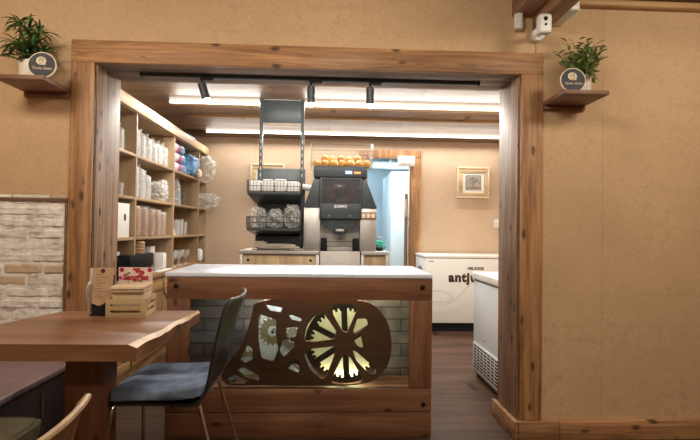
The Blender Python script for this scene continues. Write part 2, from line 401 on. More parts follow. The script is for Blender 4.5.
# ------------------------------------------------------------------ setting
b = MB().box(-2.6, 3.2, -2.6, 8.6, -.06, 0); struct('floor', b, M['floor'])
b = MB()
b.box(-2.3, -1.27, 2.715, 3.03, 0, 2.52); b.box(1.083, 3.2, 2.715, 3.03, 0, 2.52); b.box(-1.27, 1.083, 2.715, 3.03, 2.06, 2.52)
struct('wall_front', b, M['wall'])
b = MB().box(-2.3, -2.2, -2.6, 2.715, 0, 2.52); struct('wall_left', b, M['wall'])
b = MB().box(3.1, 3.2, -2.6, 2.715, 0, 2.52); struct('wall_right', b, M['wall'])
b = MB().box(-2.3, 3.2, -2.7, -2.6, 0, 2.52); struct('wall_rear', b, M['wall'])
b = MB().box(-2.3, 3.2, -2.6, 2.715, 2.462, 2.52); struct('ceiling', b, M['ceilf'])
b = MB().box(-1.95, -1.85, 3.03, 6.2, 0, 2.4); struct('wall_left_back_room', b, M['wallb'])
b = MB().box(2.42, 2.5, 3.03, 6.2, 0, 2.4); struct('wall_right_back_room', b, M['wallb'])
b = MB().box(-1.95, .50, 6.15, 6.25, 0, 2.4).box(1.057, 2.5, 6.15, 6.25, 0, 2.4).box(.50, 1.057, 6.15, 6.25, 2.06, 2.4)
struct('wall_back', b, M['wallb'])
b = MB().box(-1.95, 2.5, 3.03, 6.2, 2.33, 2.40); struct('ceiling_back_room', b, M['ceilb'])
# kitchen beyond
b = MB().box(-.3, 1.9, 8.5, 8.56, 0, 2.4).box(-.36, -.3, 6.25, 8.56, 0, 2.4).box(1.9, 1.96, 6.25, 8.56, 0, 2.4); struct('wall_kitchen', b, M['kwall'])
b = MB().box(-.36, 1.96, 6.25, 8.56, 2.3, 2.36).box(.4, 1.5, 6.9, 7.0, 2.19, 2.3).box(.4, 1.5, 7.7, 7.8, 2.19, 2.3); struct('ceiling_kitchen', b, M['kwall'])
# opening trim
b = MB().box(-1.392, 1.208, 2.70, 2.73, 2.035, 2.158, .004); struct('trim_1', b, M['pineX'])
b = MB().box(-1.392, -1.27, 2.7005, 2.73, 0, 2.036, .004); struct('trim_2', b, M['pineZ'])
b = MB().box(1.083, 1.208, 2.7005, 2.73, .1, 2.036, .004); struct('trim_3', b, M['pineZ'])
b = MB().box(-1.285, -1.262, 2.731, 3.03, 0, 2.034, .003); struct('trim_4', b, M['jamb'])
b = MB().box(1.074, 1.10, 2.731, 3.03, .1, 2.034, .003); struct('trim_5', b, M['jamb'])
b = MB()
for i, (y0, y1) in enumerate(((2.731, 2.835), (2.837, 2.94), (2.942, 3.045))): b.box(-1.262, 1.074, y0, y1, 2.036, 2.058, .002)
struct('trim_6', b, M['jambX'])
b = MB().box(1.062, 1.30, 2.675, 2.70, 0, .1, .004).box(1.302, 3.1, 2.675, 2.714, 0, .098, .004).box(1.048, 1.074, 2.675, 3.06, 0, .1, .004)
struct('baseboard_right', b, M['pineX'])
b = MB().box(1.36, 3.1, 2.66, 2.715, 2.425, 2.462, .012, 3); struct('trim_7', b, M['bamboo'])
# door casing
b = MB().box(.39, 1.176, 6.12, 6.15, 2.05, 2.15, .004).box(1.057, 1.176, 6.12, 6.15, 0, 2.05, .004).box(.39, .50, 6.12, 6.15, 0, 2.05, .004); struct('trim_8', b, M['pineZ'])
b = MB().box(1.04, 1.057, 6.15, 6.25, 0, 2.05); struct('trim_9', b, M['pineZ'])
# ceiling strips of the back room
b = MB().box(-1.48, 2.42, 5.16, 5.20, 2.305, 2.33, .004); struct('trim_10', b, M['ytrim'])
b = MB().box(-1.48, 2.42, 4.60, 4.66, 2.285, 2.33, .004); struct('trim_11', b, M['ytrim'])
b = MB().box(-1.85, 2.42, 5.98, 6.15, 2.275, 2.33, .004); struct('trim_12', b, M['dtrim'])
# brick panel
mb = MB(); rb = random.Random(3); mb.box(-2.2, -1.402, 2.705, 2.716, .45, 1.275)
z = .452; row = 0
while z < 1.26:
    h = .058
    x = -2.2 - (row % 2)*.11
    while x < -1.405:
        w = .20+rb.uniform(-.02, .03); x0, x1 = max(x, -2.2), min(x+w, -1.403)
        if x1-x0 > .02:
            d = rb.uniform(.004, .011)
            bb = bmesh.new(); bmesh.ops.create_grid(bb, x_segments=14, y_segments=5, size=.5)
            for v in bb.verts:
                X = (x0+x1)/2+v.co.x*(x1-x0-.006); Z = z+h/2+v.co.y*(h-.006)
                e = min(.5-abs(v.co.x), (.5-abs(v.co.y))*.5)
                jx = .005*noise.noise(Vector((X*22, Z*22, 7))); jz = .005*noise.noise(Vector((X*22, Z*22, 3)))
                v.co = Vector((X+jx, 2.707-min(d, e*.2)-.004*noise.noise(Vector((X*30, Z*30, 1))), Z+jz))
            mb.mi = rb.choice((0, 0, 0, 0, 0, 1, 1, 1, 2)); mb._add(bb)
        x += w
    z += h+.004; row += 1
def brickmat(name, c, dirt):
    m, nt, p = nodes(name); v = coords(nt, False)
    n1 = N(nt, 'TexNoise', Scale=26., Detail=6, Roughness=.7); nt.links.new(v, n1.inputs['Vector'])
    mp = N(nt, 'Mapping'); nt.links.new(v, mp.inputs[0]); mp.inputs['Scale'].default_value = (9, 9, 34)
    n2 = N(nt, 'TexNoise', Scale=1., Detail=5, Roughness=.7); nt.links.new(mp.outputs[0], n2.inputs['Vector'])
    r = ramp(nt, n2.outputs[0], [(.33, dirt), (.47, c), (.75, [min(1, q*1.1) for q in c])])
    r1 = ramp(nt, n1.outputs[0], [(.3, .75), (.6, 1.05)])
    nt.links.new(mix(nt, 1., r.outputs[0], r1.outputs[0], 'MULTIPLY'), p.inputs['Base Color']); p.inputs['Roughness'].default_value = .85
    b = N(nt, 'Bump', Strength=.6, Distance=.006); nt.links.new(n1.outputs[0], b.inputs['Height']); nt.links.new(b.outputs[0], p.inputs['Normal'])
    return m
M['brick1'] = brickmat('whitewashed_brick', (.80, .78, .73), (.44, .37, .30))
M['brick2'] = brickmat('worn_brick', (.70, .66, .59), (.34, .26, .19))
M['brick3'] = brickmat('bare_brick', (.56, .43, .29), (.55, .50, .42))
struct('wall_brick_panel', mb, [M['brick1'], M['brick2'], M['brick3']])
b = MB().box(-2.2, -1.392, 2.696, 2.715, 1.275, 1.297, .003).box(-1.404, -1.392, 2.696, 2.715, .45, 1.275, .002); struct('trim_13', b, M['dtrim'])
# front ceiling beams seen at the top edge
b = MB().box(1.03, 1.145, .6, 2.714, 2.365, 2.465, .004); struct('ceiling_beam', b, M['beam'])
b = MB().box(1.148, 1.235, .6, 2.714, 2.295, 2.465, .004); struct('ceiling_beam_low', b, M['beam'])

# ------------------------------------------------------------------ LED strips, track, spots
for lab, y, xa in (('long bright ceiling light strip above the rack, nearer the opening', 4.585, -1.47), ('long bright ceiling light strip running just in front of the far wall', 5.965, -1.47)):
    t = thing('led_strip', lab, 'ceiling light', ((xa+2.4)/2, y, 2.30), 'ceiling light strips')
    part('profile', MB().box(xa, 2.40, y+.004, y+.0145, 2.292, 2.3295), M['alu'], t)
    part('diffuser', MB().box(xa+.005, 2.395, y-.010, y+.0038, 2.300, 2.316, .004), M['led'], t)
t = thing('light_track', 'long black track fixed under the wooden lintel of the opening', 'light track', (-.1, 2.87, 2.036))
part('rail', MB().box(-1.075, .885, 2.85, 2.888, 2.014, 2.036, .002), M['dark'], t)
part('end_cap', MB().box(-1.083, -1.075, 2.849, 2.889, 2.013, 2.036, .001), M['black'], t)
part('end_cap', MB().box(.885, .893, 2.849, 2.889, 2.013, 2.036, .001), M['black'], t)
def spot(x, lab, dx, dy, aim):
    t = thing('track_spotlight', lab, 'spotlight', (x, 2.869, 2.014), 'black spotlights on the track')
    part('adapter', MB().box(x-.01, x+.065, 2.855, 2.883, 2.000, 2.0135, .002), M['dark'], t)
    top = Vector((x, 2.869, 1.975)); d = Vector((dx, dy, -1)).normalized(); end = top+d*.103
    part('stem', MB().cyl((x, 2.869, 2.000), (x, 2.869, 1.972), .006), M['black'], t)
    body = MB(); Mx = Matrix.Translation(top) @ d.to_track_quat('Z', 'Y').to_matrix().to_4x4()
    body.lathe([(.0, -.012), (.018, -.012), (.0235, -.006), (.0235, .090), (.021, .092), (.020, .086), (.0, .085)], M=Mx, seg=24)
    bo = part('lamp_body', body, M['dark'], t)
    part('lens', MB().lathe([(.0, .0855), (.0195, .0865), (.0215, .096), (.018, .104), (.010, .109), (.0, .110)], M=Mx, seg=24), M['lens'], t)
    L = bpy.data.lights.new('spot_beam', 'SPOT'); L.energy = 44; L.spot_size = .72; L.spot_blend = .8; L.color = (.88, .94, 1.); L.shadow_soft_size = .02
    lo = bpy.data.objects.new('spot_beam', L); COL.objects.link(lo); lo.location = end+d*.012
    lo.rotation_euler = (Vector(aim)-lo.location).to_track_quat('-Z', 'Y').to_euler()
spot(-.735, 'leftmost black spotlight on the track, tilted to the right', .35, -.1, (-.38, 2.95, .9))
spot(-.104, 'middle black spotlight hanging straight from the track', .01, .0, (-.08, 2.95, .9))
spot(.243, 'rightmost black spotlight hanging straight from the track', 0, .0, (.28, 2.95, .9))

# ------------------------------------------------------------------ serving counter with gear display
t = thing('serving_counter', 'pine serving counter with white top and glazed gear display', 'counter', (-.137, 3.06, 0))
part('countertop', MB().box(-.880, .594, 2.726, 3.36, .8785, .903, .005, 3), M['ctop'], t, label='glossy white countertop')
for za, zb_ in ((.757, .878), (.140, .265)): part('front_rail', MB().box(-.868, .595, 2.73, 2.752, za, zb_, .003), M['ctrX'], t)
part('front_stile', MB().box(-.868, -.742, 2.7295, 2.752, .2655, .7565, .003), M['ctrZ'], t)
part('front_stile', MB().box(.469, .595, 2.7295, 2.752, .2655, .7565, .003), M['ctrZ'], t)
part('plinth_board', MB().box(-.868, .595, 2.731, 2.752, .0, .136, .003), M['ctrX'], t)
part('side_panel', MB().box(-.867, -.845, 2.753, 3.39, 0, .878, .002), M['ctrZ'], t)
part('side_panel', MB().box(.573, .594, 2.753, 3.39, 0, .878, .002), M['ctrZ'], t)
part('display_floor', MB().box(-.845, .573, 2.753, 3.39, .235, .255), M['ctrX'], t)
def brickpaper():
    m, nt, p = nodes('brick_wallpaper'); tc = N(nt, 'TexCoord'); mp = N(nt, 'Mapping'); nt.links.new(tc.outputs['Object'], mp.inputs[0]); mp.inputs['Rotation'].default_value = (PI/2, 0, 0)
    br = N(nt, 'TexBrick', Scale=1.); nt.links.new(mp.outputs[0], br.inputs['Vector']); br.inputs['Brick Width'].default_value = .24; br.inputs['Row Height'].default_value = .075
    br.inputs['Mortar Size'].default_value = .004
    br.inputs['Color1'].default_value = (.15, .125, .10, 1); br.inputs['Color2'].default_value = (.075, .058, .045, 1); br.inputs['Mortar'].default_value = (.035, .028, .023, 1)
    nz = N(nt, 'TexNoise', Scale=11., Detail=6); nt.links.new(tc.outputs['Object'], nz.inputs['Vector'])
    r = ramp(nt, nz.outputs[0], [(.3, .55), (.65, 1.1)]); nt.links.new(mix(nt, 1., br.outputs['Color'], r.outputs[0], 'MULTIPLY'), p.inputs['Base Color']); p.inputs['Roughness'].default_value = .8
    return m
part('back_panel', MB().box(-.845, .573, 3.02, 3.04, .255, .873), brickpaper(), t, label='brick patterned back of the display')
part('glass_pane', MB().box(-.742, .469, 2.742, 2.748, .2655, .7565), M['glass'], t)
for x, z in ((-.819, .828), (.539, .830), (-.828, .182), (.548, .180)):
    part('bolt', MB().lathe([(.0, 0), (.013, 0), (.014, .004), (.010, .009), (0, .011)], M=Matrix.Translation((x, 2.7305, z)) @ Matrix.Rotation(PI/2, 4, 'X'), seg=14), M['black'], t)

out = [(-0.40, .752), (.023, .752), (.15, .752), (.265, .735), (.358, .631), (.383, .488), (.361, .374), (.287, .288), (.144, .262), (-.027, .262), (-.197, .262), (-.395, .266), (-.524, .263), (-.591, .3), (-.548, .39), (-.482, .469), (-.445, .554), (-.418, .65)]
holes = [
 [(-.379, .667), (-.277, .634), (-.281, .555), (-.263, .475), (-.29, .402), (-.358, .419), (-.376, .515)],
 [(-.34, .719), (-.244, .702), (-.255, .674), (-.317, .685)],
 [(-.225, .589), (-.157, .595), (-.167, .538), (-.218, .532)],
 [(-.241, .521), (-.184, .527), (-.172, .481), (-.234, .424), (-.257, .458)],
 [(-.199, .402), (-.149, .413), (-.124, .323), (-.21, .357)],
 [(-.478, .410), (-.436, .492), (-.410, .470), (-.408, .410), (-.447, .390)],
 [(-.545, .305), (-.50, .325), (-.43, .290), (-.46, .272), (-.53, .275)],
 [(-.495, .352), (-.458, .368), (-.365, .318), (-.372, .292), (-.45, .312)],
 [(-.209, .657), (-.192, .663), (-.135, .64), (-.14, .623), (-.192, .634)],
 [(.036, .675), (.041, .719), (.081, .725), (.15, .725), (.179, .693), (.123, .562), (.094, .573)],
 [(-.116, .544), (-.106, .601), (-.061, .658), (-.01, .669), (.06, .573), (.055, .527), (-.059, .51), (-.116, .515)],
 [(-.12, .436), (-.087, .47), (.055, .487), (.056, .447), (.006, .311), (-.016, .3), (-.085, .357)],
 [(.102, .436), (.046, .317), (.041, .277), (.116, .27), (.201, .275), (.218, .3), (.142, .425)],
 [(.153, .476), (.292, .356), (.287, .328), (.252, .328), (.177, .402)],
 [(.164, .516), (.198, .562), (.216, .476), (.187, .482)],
 [(.179, .642), (.231, .642), (.243, .608), (.175, .556), (.157, .567)]]
def soft(h):
    h2 = []
    for i, p in enumerate(h):
        a, c = h[i-1], h[(i+1) % len(h)]
        h2 += [(p[0]*.82+a[0]*.18, p[1]*.82+a[1]*.18), (p[0]*.94+(a[0]+c[0])*.03, p[1]*.94+(a[1]+c[1])*.03), (p[0]*.82+c[0]*.18, p[1]*.82+c[1]*.18)]
    return h2
dt = thing('gear_sculpture', 'brown cut-out board with wheel and gears lit behind the counter glass', 'decoration', (-.1, 2.85, .255))
zb = min(p[1] for p in out)
part('cutout_board', shape_mesh(smooth_poly(out, 1), [soft(h) for h in holes], 2.795, 2.812), M['cutout'], dt)
def gear_pts(cx, cz, r, n, d):
    pts = []
    for i in range(n):
        for f, rr in ((0, r-d), (.22, r-d), (.32, r), (.68, r), (.78, r-d)):
            a = 2*PI*(i+f)/n; pts.append((cx+rr*math.cos(a), cz+rr*math.sin(a)))
    return pts
def circ(cx, cz, r, n=40): return [(cx+r*math.cos(2*PI*k/n), cz+r*math.sin(2*PI*k/n)) for k in range(n)]
# big toothed ring with spokes, pale plates behind
ring = shape_mesh(circ(.115, .495, .232, 56), [gear_pts(.115, .495, .200, 44, .016)], 2.840, 2.852)
for k in range(6):
    a = k*PI/3+PI/6+.05
    Mr = Matrix.Translation((.115, 2.846, .495)) @ Matrix.Rotation(-a, 4, 'Y')
    ring.box(.02, .205, -.006, .006, -.017, .017, M=Mr)
ring.lathe([(.045, -.008), (.045, .008)], M=Matrix.Translation((.115, 2.846, .495)) @ Matrix.Rotation(PI/2, 4, 'X'))
part('gear', ring, M['gear'], dt)
part('backing_plate', MB().lathe([(0, 0), (.236, 0), (.236, .008), (0, .008)], M=Matrix.Translation((.115, 2.895, .498)) @ Matrix.Rotation(PI/2, 4, 'X'), seg=48), M['brass'], dt, label='pale lit disc behind the wheel')
part('backing_plate', MB().prism([(-.56, .262), (-.135, .262), (-.135, .735), (-.36, .735), (-.40, .52), (-.50, .42), (-.56, .32)], 2.90, 2.908), M['pale'], dt, label='pale backing behind the small gears')
g = shape_mesh(gear_pts(-.30, .56, .085, 18, .014), [circ(-.30, .56, .03, 20)], 2.840, 2.852); part('gear', g, M['brass'], dt)
g = shape_mesh(gear_pts(-.19, .515, .075, 16, .014), [circ(-.19, .515, .025, 20)], 2.856, 2.868); part('gear', g, M['gsteel'], dt)
g = shape_mesh(gear_pts(-.175, .345, .075, 16, .013), [circ(-.175, .345, .03, 20)], 2.840, 2.852); part('gear', g, M['gear'], dt)
g = shape_mesh(gear_pts(-.44, .365, .095, 20, .014), [circ(-.44, .365, .05, 20)], 2.840, 2.852); part('gear', g, M['brass'], dt)
g = shape_mesh(circ(-.31, .69, .10, 40), [circ(-.31, .69, .075, 36)], 2.840, 2.848) if False else MB().tube([(-.40+.012*k, 2.85, .30+.10*math.sin(k*.13)) for k in range(22)], .008); part('brass_rod', g, M['brass'], dt)
part('standoff', MB().cyl((-.51, 2.812, .285), (-.51, 3.02, .285), .008), M['gear'], dt)
part('standoff', MB().cyl((.115, 2.812, .495), (.115, 3.02, .495), .010), M['gear'], dt)
part('standoff', MB().cyl((-.30, 2.812, .56), (-.30, 3.02, .56), .008), M['gear'], dt)
part('standoff', MB().cyl((-.19, 2.812, .515), (-.19, 3.02, .515), .007), M['gear'], dt)
def area(name, loc, size, sy_, e, c, aim=None, spread=None):
    L = bpy.data.lights.new(name, 'AREA'); L.shape = 'RECTANGLE'; L.size = size; L.size_y = sy_; L.energy = e; L.color = c
    if spread: L.spread = spread
    o = bpy.data.objects.new(name, L); COL.objects.link(o); o.location = loc
    if aim: o.rotation_euler = (Vector(aim)-Vector(loc)).to_track_quat('-Z', 'Y').to_euler()
    return o
for nm, x, z, aim in (('display_lamp', .115, .80, (.115, 2.895, .5)),):
    area(nm, (x, 2.83, .868), .5, .012, 3.2, (1., .96, .74), (x, 2.86, .4))
area('display_lamp_low', (.115, 2.872, .262), .4, .012, 2.2, (1., .97, .78), (.115, 2.885, .6))
area('display_lamp_left', (-.3, 2.83, .868), .35, .012, 2.0, (.95, .97, 1.), (-.3, 2.86, .4))

# ------------------------------------------------------------------ dining table
t = thing('dining_table', 'brown wooden table with pale live edge and thick pedestal', 'table', (-1., 2.04, 0))
def edge_x(y): return -.636+(y-1.70)/.70*.032
ys = [1.70+.70*k/14 for k in range(15)]
wav = [.030, .030, .028, .024, .018, .012, .013, .018, .021, .018, .012, .008, .006, .009, .008]
topR = [(edge_x(y)-w_, y) for y, w_ in zip(ys, wav)]
botR = [(edge_x(y), y) for y in ys]
rest = [(-.604, 2.40), (-1.225, 2.355), (-1.31, 2.05), (-1.44, 1.71)]
mb = MB(); bm = mb.bm
fr = [(-1.44+.8*k/24, 1.708) for k in range(25)]
rw = random.Random(5)
lowz = [.737+.004*math.sin(k*1.1)+.003*rw.uniform(-1, 1) for k in range(15)]
T = [bm.verts.new((x, y, .75)) for x, y in topR]; E_ = [bm.verts.new((x, y, z_)) for (x, y), z_ in zip(botR, lowz)]; Bt = [bm.verts.new((x-.004, y, .693)) for x, y in botR]
L_ = [bm.verts.new((x, y, .75)) for x, y in rest[1:]]; LB = [bm.verts.new((x, y, .693)) for x, y in rest[1:]]
def quad(*v, mi=0):
    f = bm.faces.new(v); f.material_index = mi; return f
quad(*(T+L_)); quad(*(Bt[::-1]+LB[::-1][:0] if False else list(reversed(Bt+LB))))
for i in range(14):
    quad(T[i], E_[i], E_[i+1], T[i+1], mi=1); quad(E_[i], Bt[i], Bt[i+1], E_[i+1])
ringT = [T[14]]+L_+[T[0]]; ringB = [Bt[14]]+LB+[Bt[0]]
for i in range(len(ringT)-1): quad(ringT[i], ringB[i], ringB[i+1], ringT[i+1])
quad(T[14], E_[14], Bt[14]); quad(T[0], Bt[0], E_[0])
bmesh.ops.recalc_face_normals(bm, faces=bm.faces)
part('tabletop', mb, [M['table'], M['sap']], t, ang=25)
part('pedestal', MB().box(-1.0, -.863, 1.95, 2.10, .03, .693, .004), M['tableleg'], t)
part('foot', MB().box(-1.03, -.84, 1.93, 2.12, 0, .03, .004), M['tableleg'], t)

# ------------------------------------------------------------------ things on the table
cr = Matrix.Translation((-.873, 2.19, .7505)) @ Matrix.Rotation(math.radians(5), 4, 'Z')
t = thing('napkin_crate', 'small slatted pine crate holding paper napkins on the table', 'crate', (-.873, 2.19, .7505))
def slot(x0, x1, z0, z1): return [(x0+.004, z0), (x1-.004, z0), (x1, (z0+z1)/2), (x1-.004, z1), (x0+.004, z1), (x0, (z0+z1)/2)]
def into(mb, Mx): bmesh.ops.transform(mb.bm, matrix=Mx, verts=mb.bm.verts); return mb
for nm, y0 in (('front_panel', 0), ('back_panel', .185)):
    part(nm, into(shape_mesh([(-.082, 0), (.082, 0), (.082, .083), (-.082, .083)], [slot(-.064, .064, .022, .033), slot(-.064, .064, .050, .061)], y0, y0+.007), cr), M['crate'], t)
for x0 in (-.082, .075):
    part('side_panel', into(shape_mesh([(.0, 0), (.177, 0), (.177, .083), (.0, .083)], [slot(.02, .157, .022, .033), slot(.02, .157, .050, .061)], 0, .007), cr @ Matrix.Translation((x0+.007, .0075, 0)) @ Matrix.Rotation(PI/2, 4, 'Z')), M['crate'], t)
part('bottom', MB().box(-.0745, .0745, .0075, .1845, 0, .008, M=cr), M['crate'], t)
mb = MB()
mb.box(-.068, .067, .035, .165, .0085, .105, .004, M=cr)
mb.box(-.072, .070, .025, .165, .1055, .122, .006, M=cr)
mb.prism([(.020, .1225), (.165, .1225), (.165, .140), (.030, .132)], -.074, .071, 'yz', .002, M=cr)
solo('napkin_stack', mb, M['kraft2'], 'folded brown paper napkins standing out of the small crate', 'napkins', (-.873, 2.25, .76))
# drink card
t = thing('drink_card', 'pink fruit drink card standing behind the crate napkins', 'card', (-.882, 2.35, .7505))
part('card', MB().box(-.945, -.787, 2.347, 2.350, .7505, .955), M['cardw'], t)
for cx, cz, r in ((-.93, .943, .011), (-.855, .940, .013), (-.835, .930, .011), (-.80, .943, .011), (-.937, .905, .009), (-.872, .946, .007), (-.846, .918, .008)):
    fb = MB().lathe([(0, 0), (r*.9, 0), (r, .0006), (0, .0012)], M=Matrix.Translation((cx, 2.3469, cz)) @ Matrix.Rotation(PI/2, 4, 'X'), seg=12)
    part('fruit_print', fb, M['berry'], t, label='printed red berry')
for cx, cz, a in ((-.90, .925, .6), (-.842, .888, -.5), (-.90, .884, .2), (-.838, .882, .9)):
    lb = MB().lathe([(0, 0), (.012, 0), (0, .001)], sy=.45, M=Matrix.Translation((cx, 2.3468, cz)) @ Matrix.Rotation(PI/2, 4, 'X') @ Matrix.Rotation(a, 4, 'Z'), seg=10)
    part('leaf_print', lb, M['mint'], t, label='printed green leaf')
part('lettering', text_mb('Sangrias', .037, Matrix.Translation((-.866, 2.3455, .908)) @ FRONT, .0006, .15, .0016), M['berry'], t, label='dark red script lettering')
# it stands behind the crate, on the table
t.location = (-.924, 2.393, .7505)
# menu on clip stand
t = thing('menu_stand', 'kraft menu card clipped upright on a dark stand beside the crate', 'menu', (-.99, 2.25, .7505))
tl = Matrix.Translation((0, 2.26, .75)) @ Matrix.Rotation(math.radians(-6), 4, 'X') @ Matrix.Translation((0, -2.26, -.75))
mb = MB().prism([(-1.035, .805), (-1.0, .792), (-.985, .797), (-.965, .812), (-.943, .822), (-.943, .962), (-1.035, .962)], 2.244, 2.246, M=tl)
mc = part('menu_card', mb, M['kraft'], t)
mb = MB(); rl = random.Random(8)
for k in range(9):
    z_ = .93-k*.0125; w_ = rl.uniform(.02, .06)
    mb.box(-1.02, -1.02+w_, 2.2432, 2.2438, z_, z_+.0022, M=tl)
    if k % 3 == 0: mb.box(-.958, -.950, 2.2432, 2.2438, z_, z_+.0022, M=tl)
part('printed_lines', mb, M['inkg'], mc)
mb = MB().lathe([(0, 0), (.010, 0), (.010, .0006), (0, .0006)], M=tl @ Matrix.Translation((-.99, 2.2438, .947)) @ Matrix.Rotation(PI/2, 4, 'X'), seg=18)
part('emblem', mb, M['ink'], mc)
part('stand_board', MB().box(-1.030, -.940, 2.247, 2.254, .7505, .93, M=tl), M['black'], t)
part('stand_foot', MB().box(-1.03, -.94, 2.235, 2.29, .7505, .758, .002), M['black'], t)
part('clip', MB().tube([(-1.036, 2.243, .80), (-1.042, 2.235, .83), (-1.044, 2.235, .86), (-1.042, 2.236, .885), (-1.036, 2.246, .90)], .006).box(-1.047, -1.037, 2.243, 2.256, .7505, .96, .001, M=tl), M['steel'], t, label='pale metal side clip')

t.location.x -= .014

# ------------------------------------------------------------------ chairs
def side_chair(ox, oy, oz, mats, name, label, cushion=True, edge=False):
    """bent shell chair facing -X; backrest at +X"""
    c = (ox-.64, oy+2.21, 0)
    t = thing(name, label, 'chair', c, None)
    y0, y1 = oy+2.02, oy+2.40
    prof = [(-.90, .428), (-.86, .442), (-.75, .445), (-.62, .438), (-.545, .435), (-.505, .452), (-.482, .495), (-.462, .57), (-.437, .66), (-.410, .75), (-.387, .815), (-.372, .852)]
    P_ = []
    for (xa, za), (xb, zb_) in zip(prof, prof[1:]): P_ += [(xa, za), ((xa+xb)/2, (za+zb_)/2)]
    P_.append(prof[-1])
    grid = []
    for i, (x, z_) in enumerate(P_):
        row = []; up_ = max(0, (z_-.46)/.4)
        for j in range(13):
            v = j/12*2-1; w_ = .19-.012*(1-up_)*(1 if z_ > .46 else 0)
            if z_ > .8: w_ -= .018*((z_-.8)/.07)**2
            row.append((ox+x-.035*up_*v*v+(.012*(v*v) if i == len(P_)-1 else 0), (y0+y1)/2+v*w_, oz+z_+(.004*v*v if up_ > .8 else 0)))
        grid.append(row)
    k = next(i for i, p in enumerate(P_) if p[1] > .5)
    def shell_part(nm, g, m):
        mb = MB(); mb.sheet(g, thick=.011)
        return part(nm, mb, m, t, ang=50)
    shell_part('seat_shell', grid[:k+1], mats[0]); shell_part('backrest', grid[k:], mats[0])
    if edge:
        top = grid[-1]; mb = MB()
        mb.tube([(p[0]+.005, p[1], p[2]) for p in top], .0068, 8)
        side = [r[-1] for r in grid[k:]]; mb.tube([(p[0]+.004, p[1], p[2]) for p in side], .0062, 8)
        side = [r[0] for r in grid[k:]]; mb.tube([(p[0]+.004, p[1], p[2]) for p in side], .0062, 8)
        part('backrest_edge', mb, M['plyedge'], t, label='pale bare plywood edge')
    else:
        top = grid[-1]; mb = MB().tube([(p[0]+.004, p[1], p[2]) for p in top], .0066, 8)
        part('backrest_edge', mb, M['edgegrey'], t, label='grey top edge')
    def droop(v):
        x, y, z_ = v; f = max(0, (ox-.78)-x)/.13
        f2 = max(0, (x-(ox-.62))/.12)
        return (x, y, z_-.030*f*f+.012*f2)
    mb = MB().sbox((ox-.68, oy+2.21, oz+.474), (.20, .205, .028), e=.30, sub=5, jit=.02, fn=droop)
    part('seat_cushion', mb, mats[1][0], t, ang=60)
    zf = oz+.428
    for nm, p0, p1, p2 in (('leg', (-.845, 2.045), (-.855, 2.03), (-.915, 2.0)), ('leg', (-.52, 2.045), (-.50, 2.03), (-.385, 2.0)), ('leg', (-.845, 2.375), (-.855, 2.39), (-.87, 2.42)), ('leg', (-.52, 2.375), (-.50, 2.39), (-.385, 2.42))):
        A, B, C_ = [Vector((ox+p[0], oy+p[1], 0)) for p in (p0, p1, p2)]
        pts = [A+Vector((0, 0, zf)), A.lerp(B, .6)+Vector((0, 0, zf-.006)), B+Vector((0, 0, zf-.03)), B.lerp(C_, .12)+Vector((0, 0, zf-.08)), C_+Vector((0, 0, .006))]
        lg = part(nm, MB().tube(pts, .0085, 10), M['chrome'], t)
        part('glide', MB().cyl((C_.x, C_.y, 0), (C_.x, C_.y, .014), .011, .010), M['black'], lg)
    mb = MB()
    for yy in (2.045, 2.375): mb.tube([(ox-.85, oy+yy, zf), (ox-.52, oy+yy, zf)], .0085, 10)
    mb.tube([(ox-.70, oy+2.045, zf-.003), (ox-.70, oy+2.375, zf-.003)], .007, 8)
    part('under_frame', mb, M['chrome'], t)
    return t
side_chair(0, 0, 0, (M['shell'], [M['denim'], M['denimd']]), 'dining_chair', 'dark shell chair with blue denim seat and chrome legs at the table end')
side_chair(-.080, -1.385, -.045, (M['plyface'], [M['olive'], M['olive']]), 'dining_chair', 'brown plywood chair with pale edge, cut off in the bottom left corner', edge=True)
t = thing('cushioned_stool', 'stool with olive cloth cushion pushed under the table front', 'stool', (-1.125, 1.55, 0))
part('seat_cushion', MB().sbox((-1.125, 1.55, .455), (.165, .225, .035), e=.3, sub=5, jit=.04), M['olive'], t, ang=60)
part('seat_frame', MB().box(-1.285, -.97, 1.345, 1.755, .385, .42, .006), M['tableleg'], t)
for x in (-1.265, -.99):
    for y in (1.355, 1.745): part('leg', MB().box(x-.018, x+.018, y-.018, y+.018, 0, .386, .003), M['tableleg'], t)
# bench
t = thing('bench', 'long plum leather bench below the whitewashed brick panel', 'bench', (-1.75, .9, 0))
part('seat', MB().box(-2.195, -1.298, -.9, 2.685, .415, .452, .014, 4), M['purple'], t)
part('base', MB().box(-2.195, -1.315, -.9, 2.68, 0, .414, .004), M['benchd'], t)
part('metal_strip', MB().box(-1.3155, -1.311, 2.36, 2.372, .25, .37, .001), M['bronze'], t)

